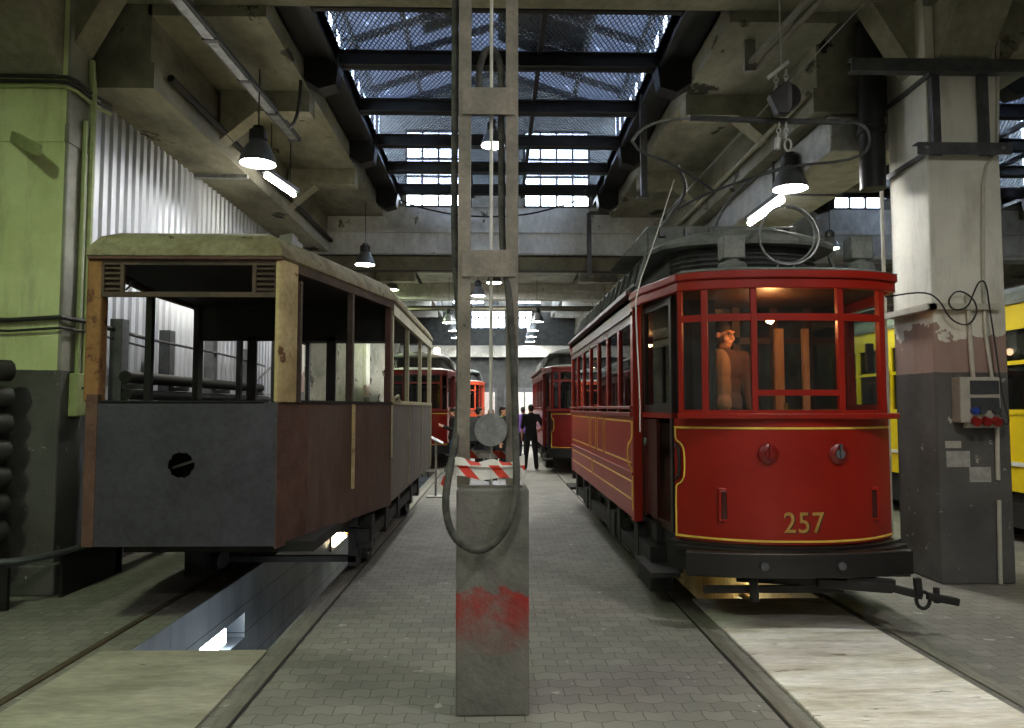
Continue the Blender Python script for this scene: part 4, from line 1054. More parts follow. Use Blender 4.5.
obj('bow_frame', B().tube([bl[0], P(640, 152, YBOW+.1), P(676, 165, YBOW+.3), P(712, 190, YBOW+.6), P(714, 191, YBOW+.6)], 0.013, 8, smooth=1).tube([P(800, 165, YBOW+.3), P(770, 172, YBOW+.5), P(712, 191, YBOW+.6), P(677, 209, YBOW+.9)], 0.013, 8, smooth=1), 'dark_steel', bow, smooth=True)
obj('bow_arm', B().tube([P(677, 164, YBOW+.3), P(686, 182, YBOW+.6), P(684, 196, YBOW+.8), P(672, 213, YBOW+1.2), base[0], base[0]+V((-0.05, 0.3, -0.55))], 0.018, 8, smooth=1), 'dark_steel', bow, smooth=True)
obj('bow_arm', B().tube([P(790, 166, YBOW+.3), P(755, 176, YBOW+.6), P(736, 192, YBOW+.9), P(724, 208, YBOW+1.2), base[1], base[1]+V((-0.02, 0.3, -0.45))], 0.018, 8, smooth=1), 'dark_steel', bow, smooth=True)
# pull rope from the bow to the platform
obj('pull_rope', B().tube([P(674, 180, 6.95), P(655, 240, 6.6), P(636, 292, 6.32), P(636, 320, 6.2), P(640, 400, 6.1), P(640, 432, 6.1)], 0.006, 6, smooth=1), 'white_rope', T, smooth=True, label='thin pale rope from the bow collector to the platform corner')
# further old trams
red_tram('red_tram', 'dark red vintage tram farther down the right track, behind tram 257', 2.315, 18.9, 5.5, False, 'red_dark', 'gold')
TL = red_tram('red_tram', 'deep red tram glimpsed behind the stripped grey wagon on the left track', -2.25, 20.6, 5.5, False, 'red_dark', 'gold')[0]
q = P(437, 351, 20.75); obj('roof_lamp', B().ball(q, 0.10), 'roof_lamp_glow', TL, smooth=True)
red_tram('orange_tram', 'orange tram far down the hall, seen through the mast', -1.55, 29.5, 2.0, False, 'orange', 'white_trim')

# ================================================================== STRIPPED GREY WAGON (left track)
W = thing('tram_wagon', 'stripped windowless tram wagon in grey and rust primer with mossy roof', 'tram wagon', (-2.3, 9.5, 0))
FL, FR = -3.19, -1.715          # front corners
YF = 5.85; SL, SRR = -3.42, -1.17; YS0, YS1 = 8.29, 13.27
ZB, ZT, ZR = 0.63, 1.745, 2.88
YM = 7.25
xr = lambda y: lerp(FR, SRR, (y-YF)/(YS0-YF))
xl = lambda y: lerp(FL, SL, min(1, (y-YF)/1.5))
# front panel with the round lamp hole
b = B(); cx, cz, r = -2.45, 1.255, 0.10
n = 32; outer = []; inner = []
for i in range(n):
    a = 2*PI*i/n; dx, dz = math.cos(a), math.sin(a)
    k = min(((FR-0.0-cx)/dx) if dx > 1e-6 else 1e9, ((FL-cx)/dx) if dx < -1e-6 else 1e9, ((ZT-cz)/dz) if dz > 1e-6 else 1e9, ((ZB-cz)/dz) if dz < -1e-6 else 1e9)
    outer.append((cx+dx*k, cz+dz*k)); jag = 0.006*math.sin(i*2.3)+0.004*math.cos(i*5.1)
    inner.append((cx+dx*(r+jag), cz+dz*(r+jag)))
# make sure the sheet's corners are met
for (qx, qz) in ((FL, ZB), (FR, ZB), (FR, ZT), (FL, ZT)):
    i = min(range(n), key=lambda i: (outer[i][0]-qx)**2+(outer[i][1]-qz)**2); outer[i] = (qx, qz)
ro = [[b.bm.verts.new((x, y_, z)) for x, z in pts] for pts, y_ in ((outer, YF), (inner, YF), (inner, YF+0.012), (outer, YF+0.012))]
b.loft(ro, closed=True)
obj('front_panel', b, 'slate', W)
b = B()
b.box(FL-0.004, FL+0.085, YF-0.006, YF+0.05, ZB, ZT+0.06)
obj('corner_strip', b, 'rust_edge', W)
def sheet(name, a, c, z0, z1, mat, th=0.014):
    return obj(name, B().bar((a[0], a[1], (z0+z1)/2), (c[0], c[1], (z0+z1)/2), th, z1-z0), mat, W)
k1 = (xr(YM), YM)
sheet('side_panel', (FR, YF), (xr(6.35), 6.35), ZB-0.02, ZT, 'rust_edge')
sheet('side_panel', (xr(6.35), 6.35), k1, ZB-0.01, ZT, 'rust_primer')
sheet('side_panel', k1, (SRR, YS0), ZB, ZT, 'rust_primer')
for i in range(3):
    y0, y1 = lerp(YS0, YS1, i/3), lerp(YS0, YS1, (i+1)/3)
    sheet('side_panel', (SRR, y0), (SRR, y1-0.01), 0.66, ZT, 'grey_primer')
sheet('side_panel', (FL, YF), (xl(7.35), 7.35), ZB, ZT, 'grey_primer'); sheet('side_panel', (SL, 7.35), (SL+0.06, YS1), ZB, ZT, 'grey_primer')
sheet('rear_panel', (SL, YS1), (SRR, YS1), 0.66, ZT, 'grey_primer')
# pale battens over the panel joints
obj('joint_batten', B().box(k1[0]+0.006, k1[0]+0.030, YM-0.03, YM+0.03, 0.92, ZT-0.01), 'cream', W)
for i, y in enumerate((YS0, lerp(YS0, YS1, 1/3), lerp(YS0, YS1, 2/3), YS1-0.02)):
    obj('joint_batten', B().box(SRR+0.002, SRR+0.022, y-0.014, y+0.014, 1.15 if i == 0 else 0.7, ZT), 'pale_frame', W)
# posts
obj('corner_post', B().box(FL-0.035, FL+0.085, YF-0.004, YF+0.12, ZT, ZR), 'ochre', W, bevel=0.02)
p_ = B(); p_.prism([(FR-0.03, YF-0.006, ZT), (FR+0.0, YF-0.006, ZT), (FR+0.03, YF+0.03, ZT), (FR+0.085, YF+0.25, ZT), (FR-0.03, YF+0.25, ZT)], (0, 0, ZR-ZT))
obj('corner_post', p_, 'cream', W, bevel=0.012)
obj('inner_post', B().box(FR+0.07, FR+0.10, YF+0.27, YF+0.33, ZT, ZR-0.13), 'brown_frame', W)
def post(x, y, wx, wy, z1, mat): obj('window_post', B().box(x-wx, x+wx, y-wy, y+wy, ZT, z1), mat, W)
post(xr(YM)-0.02, YM, 0.025, 0.05, 2.87, 'brown_frame')
post(SRR-0.03, YS0-0.03, 0.03, 0.06, 2.87, 'rust_edge')
post(SRR-0.02, YS0+0.07, 0.03, 0.05, 2.87, 'pale_frame')
for k in (1/3, 2/3): post(SRR-0.025, lerp(YS0, YS1, k), 0.025, 0.035, 2.8, 'pale_frame')
post(SRR-0.02, YS1-0.05, 0.03, 0.06, 2.87, 'pale_frame')
for x, y, w_ in ((xl(7.30)+0.02, 7.30, 0.035), (SL+0.08, 8.35, 0.07), (SL+0.06, 9.75, 0.04), (SL+0.08, 11.2, 0.05), (SL+0.08, 12.4, 0.05), (SL+0.08, 13.2, 0.05)):
    post(x, y, 0.03, w_, 2.87, 'underframe')
for x in (SL+0.5, (SL+SRR)/2-0.35, (SL+SRR)/2+0.35, SRR-0.45): post(x, YS1, 0.035, 0.03, 2.87, 'brown_frame')
# bulkhead frame between platform and saloon
obj('bulkhead_frame', B().box(SL+0.05, SRR-0.05, YS0+0.02, YS0+0.07, 2.45, 2.85).box(-2.78, -2.68, YS0+0.02, YS0+0.07, 0.8, 2.5).box(-1.9, -1.8, YS0+0.02, YS0+0.07, 0.8, 2.5), 'underframe', W)
# front head board with destination opening and two louvred vents
zA, zB = 2.615, 2.83
f = B()
f.box(FL+0.08, FR-0.02, YF, YF+0.03, 2.575, zA); f.box(FL+0.08, FR-0.02, YF, YF+0.03, zB, ZR+0.01)
f.box(FL+0.225, FL+0.255, YF, YF+0.03, zA, zB); f.box(FR-0.215, FR-0.185, YF, YF+0.03, zA, zB); f.box(FL+0.08, FL+0.1, YF, YF+0.03, zA, zB); f.box(FR-0.04, FR-0.02, YF, YF+0.03, zA, zB)
obj('head_board', f, 'brown_frame', W)
obj('drip_ledge', B().box(FL-0.02, FR+0.02, YF-0.03, YF+0.02, ZR-0.01, ZR+0.035), 'rust_edge', W, bevel=0.006)
for x0, x1 in ((FL+0.1, FL+0.225), (FR-0.185, FR-0.04)):
    v = B()
    for i in range(5):
        z = zA+0.012+i*0.042; v.hexa([(x0, YF+0.002, z), (x1, YF+0.002, z), (x1, YF+0.03, z+0.022), (x0, YF+0.03, z+0.022), (x0, YF+0.002, z+0.006), (x1, YF+0.002, z+0.006), (x1, YF+0.03, z+0.028), (x0, YF+0.03, z+0.028)])
    v.box(x0, x1, YF+0.035, YF+0.04, zA, zB)
    obj('vent', v, 'brown_frame', W)
obj('wire_hook', B().tube([P(122, 282, YF+0.1), P(122, 287, YF+0.1), P(126, 290, YF+0.1), P(130, 286, YF+0.1), P(131, 281, YF+0.1)], 0.008, 6), 'cable', W)
# belt rails and cant rails
b = B(); b.bar((FR, YF+0.05, ZT+0.005), (SRR, YS0, ZT+0.005), 0.05, 0.03); b.bar((FL, YF+0.05, ZT+0.005), (SL, 7.35, ZT+0.005), 0.05, 0.03); b.bar((SL, 7.35, ZT+0.005), (SL+0.05, YS1, ZT+0.005), 0.05, 0.03); b.box(FL+0.08, FR-0.1, YF+0.0, YF+0.04, ZT-0.01, ZT+0.012)
obj('belt_rail', b, 'underframe', W)
obj('belt_rail', B().bar((SRR, YS0+0.25, ZT+0.02), (SRR, YS1, ZT+0.02), 0.04, 0.045), 'pale_frame', W)
b = B().tube([(SRR+0.01, YS0-0.02, ZT+0.02), (SRR+0.05, YS0+0.02, ZT+0.08), (SRR+0.06, YS0+0.2, ZT+0.10), (SRR+0.03, YS0+0.4, ZT+0.06), (SRR+0.01, YS0+0.7, ZT+0.03)], 0.016, 6, smooth=1)
obj('peeled_strip', b, 'pale_frame', W)
b = B(); b.bar((FR+0.01, YF+0.1, ZR-0.03), (SRR, YS0, ZR-0.03), 0.05, 0.07); b.bar((FL, YF+0.1, ZR-0.03), (SL, 7.35, ZR-0.03), 0.05, 0.07); b.bar((SL, 7.35, ZR-0.03), (SL+0.05, YS1, ZR-0.03), 0.05, 0.07)
obj('cant_rail', b, 'brown_frame', W)
obj('cant_rail', B().bar((SRR, YS0, ZR-0.07), (SRR, YS1, ZR-0.07), 0.05, 0.12), 'pale_frame', W)
obj('hole_backing', B().box(-2.80, -2.10, 6.15, 6.5, 0.8, 1.6), 'underframe', W)  # dark box added behind the round hole to give its shaded interior
obj('brake_lever', B().bar((-2.60, 6.05, 1.22), (-2.30, 6.08, 1.32), 0.02, 0.02), 'galv', W)
# roof: plan outline lofted up with coved edges
def plan(ins):
    return [(FL-0.03+ins, YF-0.04+ins), (FR+0.03-ins, YF-0.04+ins), (xr(7.0)+0.03-ins, 7.0), (SRR+0.04-ins, YS0), (SRR+0.04-ins, YS1+0.05-ins), (SL-0.04+ins, YS1+0.05-ins), (SL-0.04+ins, 7.4), (xl(6.6)-0.03+ins, 6.6)]
b = B(); rings = []
for ins, z in ((0.0, ZR+0.02), (0.0, ZR+0.055), (0.035, ZR+0.12), (0.08, ZR+0.185), (0.18, ZR+0.235), (0.5, ZR+0.27), (0.8, ZR+0.285)):
    rings.append([b.bm.verts.new((x, y, z)) for x, y in plan(ins if ins < 0.6 else 0.6)])
rings.insert(0, [b.bm.verts.new((x, y, ZR-0.0)) for x, y in plan(0.03)])
b.loft(rings); obj('roof', b, 'moss_roof', W, smooth=True)
obj('ceiling_lining', B().prism([(x, y, ZR-0.03) for x, y in plan(0.1)], (0, 0, 0.03)), 'underframe', W)
obj('wagon_floor', B().prism([(x, y, 0.70) for x, y in plan(0.06)], (0, 0, 0.05)), 'dark_wood', W)
for px, py, Y, s in ((284, 240, 7.0, 0.10), (291, 241, 7.3, 0.08)):
    c = P(px, py, Y); obj('roof_fitting', B().hexa([(c.x-s, c.y, ZR+0.2), (c.x+s*0.5, c.y, ZR+0.2), (c.x+s*0.5, c.y+0.2, ZR+0.2), (c.x-s, c.y+0.2, ZR+0.2), (c.x-s*0.4, c.y, 3.34), (c.x+s*0.8, c.y, 3.36), (c.x+s*0.8, c.y+0.2, 3.36), (c.x-s*0.4, c.y+0.2, 3.34)]), 'grey_paint', W)
c = P(322, 252, 9.0); obj('roof_fitting', B().box(c.x-0.25, c.x+0.2, 8.8, 9.6, ZR+0.2, 3.42), 'roof_grey', W, bevel=0.03)
# running gear
for y in (8.35, 11.9): wheelset(W, y, -2.88, -1.46, 0.36)
b = B(); b.box(-3.0, -1.4, 7.6, 12.7, 0.50, 0.64); b.box(-1.42, -1.30, 7.7, 12.6, 0.33, 0.46); b.box(-3.06, -2.94, 7.7, 12.6, 0.33, 0.46); b.box(-2.95, -1.45, YF+0.15, 7.6, 0.56, 0.64)
for y in (7.85, 8.85, 9.9, 11.4, 12.4):
    b.box(-1.43, -1.28, y-0.10, y+0.10, 0.26, 0.60); b.box(-3.08, -2.93, y-0.10, y+0.10, 0.26, 0.60)
obj('underframe', b, 'underframe', W)
b = B(); b.box(-2.98, -1.44, 7.75, 7.83, 0.12, 0.18); b.box(-1.52, -1.42, 7.75, 7.95, 0.08, 0.46); b.box(-3.0, -2.82, 7.3, 7.9, 0.08, 0.40); b.cyl((-2.95, 7.6, 0.22), (-2.7, 7.5, 0.2), 0.09); b.box(-2.95, -2.5, 6.9, 7.4, 0.40, 0.5)
obj('brake_gear', b, 'underframe', W)

# ================================================================== YELLOW TRAM (next aisle)
YT = thing('yellow_tram', 'bright yellow tram with grey roof standing behind the right column', 'tram', (7.6, 12.5, 0))
YX, ya, yb = 6.47, 7.6, 17.5
for s, X in ((-1, YX), (1, YX+2.15)):
    x0, x1 = sorted((X, X-s*0.05))
    obj('side_panel', B().box(x0, x1, ya, yb, 0.66, 1.62), 'yellow', YT)
    obj('letterboard', B().box(x0, x1, ya, yb, 2.68, 3.0), 'yellow', YT)
    obj('trim_line', B().box(*sorted((X, X+s*0.03)), ya, yb, 0.98, 1.03), 'white_trim', YT)
    obj('window_sill', B().box(*sorted((X+s*0.02, X-s*0.05)), ya, yb, 1.62, 1.68), 'yellow', YT)
    nw = 9
    for i in range(nw+1):
        y = lerp(ya+0.06, yb-0.06, i/nw); obj('window_post', B().box(x0, x1, y-0.06, y+0.06, 1.66, 2.70), 'yellow', YT)
        if i < nw:
            y2 = lerp(ya+0.06, yb-0.06, (i+1)/nw)
            obj('window_pane', B().box(X-s*0.03-0.003, X-s*0.03+0.003, y+0.06, y2-0.06, 1.68, 2.68), 'glass_dark', YT)
            obj('window_frame', B().box(x0-0.004, x1+0.004, y+0.06, y2-0.06, 2.24, 2.29), 'yellow', YT)
for y in (ya, yb): obj('end_panel', B().box(YX+0.02, YX+2.13, y-0.03, y+0.03, 0.66, 1.7).box(YX+0.02, YX+2.13, y-0.03, y+0.03, 2.68, 3.0).box(YX+0.02, YX+0.1, y-0.03, y+0.03, 1.7, 2.7).box(YX+2.05, YX+2.13, y-0.03, y+0.03, 1.7, 2.7).box(YX+1.04, YX+1.11, y-0.03, y+0.03, 1.7, 2.7), 'yellow', YT)
b = B(); rings = []
for ins, z in ((-0.03, 3.0), (-0.03, 3.05), (0.05, 3.16), (0.25, 3.26), (0.7, 3.34)):
    rings.append([b.bm.verts.new(p) for p in ((YX+ins, ya-0.05+ins*0.5, z), (YX+2.15-ins, ya-0.05+ins*0.5, z), (YX+2.15-ins, yb+0.05-ins*0.5, z), (YX+ins, yb+0.05-ins*0.5, z))])
b.loft(rings); obj('roof', b, 'roof_grey', YT)
obj('underframe', B().box(YX+0.1, YX+2.05, ya+0.2, yb-0.2, 0.48, 0.66).box(YX+0.08, YX+0.18, ya+1, yb-1, 0.2, 0.5), 'underframe', YT)
obj('interior', B().box(YX+0.1, YX+2.05, ya+0.1, yb-0.1, 0.7, 0.76).box(YX+0.12, YX+2.03, ya+0.2, yb-0.2, 2.9, 2.95).box(YX+0.2, YX+0.6, ya+0.8, yb-0.8, 0.76, 1.2).box(YX+0.5, YX+0.6, ya+0.8, yb-0.8, 1.2, 1.6), 'dark_wood', YT)
for y in (ya+2.2, yb-2.2): wheelset(YT, y, 6.98, 8.42, 0.36)
obj('door_mirror', B().box(YX-0.10, YX-0.02, 12.0, 12.06, 1.95, 2.35), 'black_paint', YT, bevel=0.01)

# ================================================================== LAMPS
def high_bay(loc, label, r=0.215, mat='lamp_white', hang=5.748, group='bell shaped high bay lamps', full=True):
    x, y, z = loc
    t = thing('high_bay_lamp', label, 'hanging lamp', (x, y, z), group)
    sh = obj('lamp_shade', B().lathe([(r*0.98, 0.0), (r, 0.005), (r*0.93, r*0.35), (r*0.72, r*0.85), (r*0.5, r*1.2), (r*0.42, r*1.3), (r*0.40, r*1.28), (r*0.48, r*1.15), (r*0.7, r*0.8), (r*0.9, r*0.3), (r*0.96, 0.0)], (x, y, z), n=28, closed=True), 'lamp_shade', t, smooth=True)
    obj('lamp_face', B().lathe([(r*0.90, 0.012), (r*0.90, 0.02), (0.001, 0.022)], (x, y, z), n=28), mat, t, smooth=True)
    obj('ballast_housing', B().lathe([(r*0.44, r*1.28), (r*0.5, r*1.35), (r*0.5, r*1.85), (r*0.36, r*1.95), (r*0.30, r*2.1), (0.02, r*2.12)], (x, y, z), n=18), 'lamp_body', t, smooth=True)
    obj('suspension_rod', B().cyl((x, y, z+r*2.1), (x, y, hang), 0.008, n=6), 'lamp_body', t)
    return t
pl = P(258, 159, 8.7)
high_bay((pl.x, pl.y, pl.z-0.06), 'bell lamp over the near end of the grey wagon, beside the corrugated wall')
pl = P(365, 265, 14.4); high_bay((pl.x, pl.y, pl.z), 'bell lamp above the middle of the grey wagon roof, second in the left row', 0.2, hang=5.748)
pl = P(392, 290, 23); high_bay((pl.x, pl.y, pl.z), 'greenish bell lamp farther down the left row beyond the grey wagon', mat='lamp_green')
pl = P(790, 186, 8.9); high_bay((pl.x, pl.y, pl.z-0.04), 'bell lamp over the red tram, just below the hanging pulley block', hang=4.98)
pl = P(830, 249, 12); high_bay((pl.x, pl.y, pl.z), 'greenish bell lamp beyond the red tram roof, in the right-hand aisle', 0.15, mat='lamp_green', hang=5.748)
for px, py, Y, l in ((493, 144, 11.2, 'bright lamp high up behind the mast, topmost of the middle row'), (493, 228, 17.6, 'bright lamp behind the mast just above its middle plate'), (494, 282, 22.4, 'small bright lamp behind the mast under its middle plate'),
                     (496, 295, 25.6, 'small bright lamp seen in the mast gap, second under the plate'), (496, 312, 28, 'lowest bright lamp seen in the mast gap before the far window')):
    p = P(px, py, Y); high_bay((p.x, p.y, p.z-0.03), l, 0.19 if Y < 20 else 0.24, hang=5.748 if p.z < 5.5 else 7.6)
p = P(478, 296, 15.0); high_bay((p.x, p.y, p.z), 'bell lamp with pale shade hanging in the left half of the mast gap', 0.15, hang=4.9)
for px, py, Y, l in ((449, 323, 23.0, 'lamp left of the mast, highest of the far left cluster'), (454, 331, 27.5, 'second lamp down of the far left cluster by the mast'), (456, 338, 31, 'lowest lamp of the far left cluster by the mast'),
                     (537, 322, 23.0, 'lamp right of the mast, highest of the far right cluster'), (533, 331, 27.5, 'second lamp down of the far right cluster'), (531, 337, 30, 'third lamp down of the far right cluster'), (530, 342, 32, 'lowest lamp of the far right cluster')):
    p = P(px, py, Y); high_bay((p.x, p.y, p.z), l, 0.22, mat='lamp_white')
p = P(676, 267, 13.0)
for px, py, Y, l in ((631, 270, 17.0, 'lamp peeping over the red tram roof edge, left one of a pair'), (634, 264, 18.6, 'lamp peeping over the red tram roof edge, right one of a pair')):
    p = P(px, py, Y); high_bay((p.x, p.y, p.z), l, 0.2)
# lamps of the bay the camera stands in
high_bay((-3.85, 2.9, 5.35), 'greenish bell lamp above and left of the viewpoint', mat='lamp_green', hang=6.195)
high_bay((3.3, 2.4, 5.3), 'bell lamp above and right of the viewpoint', 0.26, hang=6.195)
high_bay((-0.6, 0.6, 5.3), 'bell lamp above the viewpoint, before the mast', 0.18, hang=6.195)
high_bay((-2.4, -2.0, 5.0), 'bell lamp behind and left of the viewpoint', hang=6.195)
high_bay((2.8, -2.2, 5.0), 'bell lamp behind and right of the viewpoint', hang=6.195)
high_bay((9.0, 9.0, 5.2), 'bell lamp above the near end of the yellow tram', hang=5.75)

def tube_light(name, label, a, c, r=0.035, group='fluorescent tubes', up=0.78):
    a, c = V(a), V(c); m_ = (a+c)/2
    t = thing(name, label, 'tube light', m_, group)
    obj('tube', B().cyl(a, c, r, n=10), 'tube', t, smooth=True)
    d = (c-a).normalized()
    obj('batten', B().bar(a-d*0.05+V((0, 0, r+0.04)), c+d*0.05+V((0, 0, r+0.04)), 0.12, 0.06), 'lamp_body', t)
    obj('hanger', B().bar(a+d*0.15+V((0, 0, r+0.06)), a+d*0.15+V((0, 0, up)), 0.012, 0.012).bar(c-d*0.15+V((0, 0, r+0.06)), c-d*0.15+V((0, 0, up)), 0.012, 0.012), 'lamp_body', t)
tube_light('tube_light', 'lit fluorescent tube right below the left bell lamp', P(266, 176, 9.9), P(294, 195, 10.85), 0.032)
tube_light('tube_light', 'lit fluorescent tube under the silver duct over the red tram', P(782, 200, 9.4), P(750, 223, 10.6), 0.042, up=0.2)
tube_light('tube_light', 'thin bright tube along the far edge of the silver duct', P(837, 176, 9.6), P(796, 201, 11.2), 0.018)

tube_light('tube_light', 'fluorescent tube low on the corrugated wall, lighting it from behind the grey wagon', (-4.0, 9.4, 3.5), (-4.0, 10.9, 3.5), 0.045, up=0.16)
# suspended lighting trays
def tray(pts, label, dx):
    a, c = V(pts[0]), V(pts[1]); t = thing('cable_tray', label, 'cable tray', (a+c)/2)
    L = (c-a).length; d = (c-a).normalized()
    seg = 4
    for i in range(seg):
        p, q = a+d*(L*i/seg), a+d*(L*(i+1)/seg-0.06)
        obj('tray_section', B().bar(p, q, 0.10, 0.04), 'galv', t)
        obj('joint_clip', B().bar(q-d*0.02, q+d*0.05, 0.16, 0.05), 'dark_steel', t)
    obj('tray_rail', B().bar(a+V((0.065, 0, 0.02)), c+V((0.065, 0, 0.02)), 0.025, 0.05).bar(a-V((0.065, 0, -0.02)), c-V((0.065, 0, -0.02)), 0.025, 0.05), 'dark_steel', t)
    g = B()
    for i in range(4): p = a+d*(L*(i+0.5)/seg); g.cyl(p, p+V((0, 0, 5.75-p.z+0.02)), 0.004, n=5)
    obj('wire_hanger', g, 'galv', t)
tray((P(170, -10, 6.6), P(296, 141, 10.3)), 'long slotted tray hanging on wires above the grey wagon', 0)
b_t = thing('twin_pipe', 'pair of painted pipes hung on a flat iron under the right ceiling', 'pipe', P(780, 30, 7.3))
obj('pipe', B().cyl(P(750, 63, 7.9), P(815, -8, 6.7), 0.035), 'grey_paint', b_t, smooth=True)
obj('pipe', B().cyl(P(758, 67, 7.9), P(828, -8, 6.7), 0.035), 'grey_paint', b_t, smooth=True)
q = P(746, 70, 7.9); obj('hanger_iron', B().box(q.x-0.02, q.x+0.10, q.y-0.03, q.y+0.03, q.z-0.02, 5.76), 'grey_paint', b_t)

# ================================================================== PULLEY BLOCK AND DUCT
YP = 6.5
pb = thing('pulley_block', 'black pulley block with chains and shackles hanging over the red tram', 'pulley', P(783, 100, YP))
c = P(783, 98, YP)
obj('sheave', B().lathe([(0.02, -0.05), (0.115, -0.05), (0.125, -0.03), (0.125, 0.03), (0.115, 0.05), (0.02, 0.05)], c+V((0.03, 0, 0.0)), (0.5, 1, 0), 24), 'black_paint', pb, smooth=True)
obj('cheek', B().prism([c+V((-0.13, -0.03, 0.02)), c+V((0.02, -0.07, 0.14)), c+V((0.12, -0.07, 0.02)), c+V((0.03, -0.07, -0.17)), c+V((-0.06, -0.05, -0.16))], (0, 0.10, 0)), 'black_paint', pb, bevel=0.01)
def chain(parent, a, e, lw=0.018, ll=0.055, r=0.006):
    a, e = V(a), V(e); d = (e-a); n = max(2, int(d.length/(ll*0.72))); b = B()
    for i in range(n):
        m_ = a+d*((i+0.5)/n); ax = V((1, 0, 0)) if i % 2 else V((0, 1, 0))
        b.tube([m_+ax*(lw*math.cos(k))+d.normalized()*(ll/2*math.sin(k)) for k in [2*PI*j/10 for j in range(10)]], r, 5, closed=True)
    return obj('chain', b, 'bright_steel', parent, smooth=True)
chain(pb, P(776, 73, YP), P(776, 92, YP)); chain(pb, P(786, 70, YP), P(786, 92, YP))
chain(pb, P(779, 123, YP), P(778, 138, YP)); chain(pb, P(786, 123, YP), P(786, 138, YP))
obj('shackle', B().cyl(P(778, 138, YP), P(777, 149, YP), 0.028), 'bright_steel', pb, smooth=True)
k = P(788, 145, YP); obj('shackle', B().tube([k+V((0.03*math.cos(a), 0, 0.055*math.sin(a))) for a in [2*PI*j/14 for j in range(14)]], 0.010, 6, closed=True), 'bright_steel', pb, smooth=True)
q = P(781, 68, YP); obj('hanger_bar', B().bar(P(768, 78, YP), P(788, 62, YP), 0.04, 0.03).cyl(q, (q.x, q.y, 6.21), 0.008), 'bright_steel', pb)
du = thing('air_duct', 'silver foil wrapped air duct under the ceiling right of the red tram', 'duct', (4.2, 10.5, 4.75))
obj('duct_body', B().box(3.70, 4.60, 7.98, 14.2, 4.54, 4.96), 'foil', du, bevel=0.03)
obj('duct_strap', B().box(3.68, 4.62, 9.6, 9.64, 4.52, 4.975), 'dark_steel', du)
# vertical ribbed down pipe left of the right column
one('down_pipe', B().lathe([(0.13, 0), (0.13, 0.6), (0.15, 0.61), (0.15, 0.67), (0.13, 0.68), (0.13, 1.85)], (4.06, 7.76, 4.05), n=18), 'black_steel', 'black vertical pipe beside the top of the right column', 'pipe', (4.0, 8.05, 4.5), smooth=True)

# ================================================================== FITTINGS OF THE COLUMNS
st = thing('steel_bracket', 'dark steel bracket of channels bolted across the right column top', 'bracket', (4.66, 7.08, 4.7))
obj('beam', B().box(3.50, 5.9, 7.03, 7.045, 5.02, 5.15).box(3.50, 5.9, 7.045, 7.13, 5.14, 5.15).box(3.50, 5.9, 7.045, 7.13, 5.02, 5.03), 'dark_steel', st)
for x in (4.36, 4.85): obj('upright_channel', B().box(x-0.055, x+0.055, 7.10, 7.115, 4.2, 5.02).box(x-0.055, x-0.04, 7.05, 7.10, 4.2, 5.02), 'dark_steel', st)
obj('cross_angle', B().box(4.14, 5.08, 7.04, 7.055, 4.19, 4.31).box(4.14, 5.08, 7.055, 7.14, 4.30, 4.31), 'dark_steel', st)
b = B()
for x in (4.22, 4.98): obj('bolt', B().cyl((x, 7.02, 4.25), (x, 7.04, 4.25), 0.02), 'galv', st)
for z in (4.24, 5.0): obj('tie_strap', B().bar((4.29, 7.05, z), (4.24, 7.95, z-0.05), 0.02, 0.05), 'dark_steel', st)

def wallp(px, py, off=0.0): p = P(px, py, 7.15-off); return p
eb = thing('socket_cabinet', 'light grey electrical socket cabinet with red sockets on the right column', 'socket cabinet', P(980, 402, 7.1))
A = wallp(961, 377, 0.12); Z_ = wallp(1000, 428, 0.12)
obj('cabinet_body', B().box(A.x-0.03, Z_.x, 7.0, 7.15, Z_.z+0.05, A.z), 'box_grey', eb, bevel=0.015)
obj('cabinet_base', B().prism([(A.x+0.05, 6.99, Z_.z+0.10), (Z_.x, 6.99, Z_.z+0.10), (Z_.x, 7.06, Z_.z-0.0), (A.x+0.05, 7.06, Z_.z-0.0)], (0, 0.05, 0)), 'box_grey', eb)
obj('lid', B().box(A.x+0.06, Z_.x-0.02, 6.985, 7.0, A.z-0.165, A.z-0.035), 'box_lid', eb, bevel=0.008)
obj('lid', B().box(A.x+0.06, Z_.x-0.02, 6.985, 7.0, A.z-0.32, A.z-0.20), 'box_lid', eb, bevel=0.008)
for i in range(3):
    x = A.x+0.10+i*0.10; obj('socket', B().cyl((x, 6.955, Z_.z+0.055), (x, 7.02, Z_.z+0.075), 0.042, n=16), 'socket_red', eb, smooth=True)
for i, mt in enumerate(('socket_blue', 'box_lid', 'box_lid')):
    x = A.x+0.09+(i*0.07 if i < 2 else 0.21); obj('socket', B().cyl((x, 6.955, Z_.z+0.165), (x, 7.0, Z_.z+0.165), 0.035, n=16), mt, eb, smooth=True)
def on_front(name, px0, py0, px1, py1, mat, label, cat, th=0.006, group=None):
    a, c = wallp(px0, py0), wallp(px1, py1)
    return one(name, B().box(a.x, c.x, 7.15-th, 7.15, c.z, a.z), mat, label, cat, ((a.x+c.x)/2, 7.15, (a.z+c.z)/2), group)
on_front('paper_notice', 946, 451, 970, 467, 'paper', 'scuffed paper notice on the column, left of two under the cabinet', 'notice')
on_front('paper_notice', 969, 467, 991, 482, 'paper', 'scuffed paper notice on the column, lower right of two', 'notice')
on_front('paint_patch', 945, 441, 961, 448, 'box_grey', 'small pale patch on the column just above the left notice', 'patch')
def pipe(pts, r, mat, label, name='conduit', cat='conduit'):
    one(name, B().tube(pts, r, 8), mat, label, cat, pts[0], smooth=True)
pipe([wallp(983, 185, .03), wallp(983, 270, .03), wallp(985, 330, .03), wallp(992, 378, .03)], 0.018, 'conduit', 'pale conduit running down the column into the right of the cabinet')
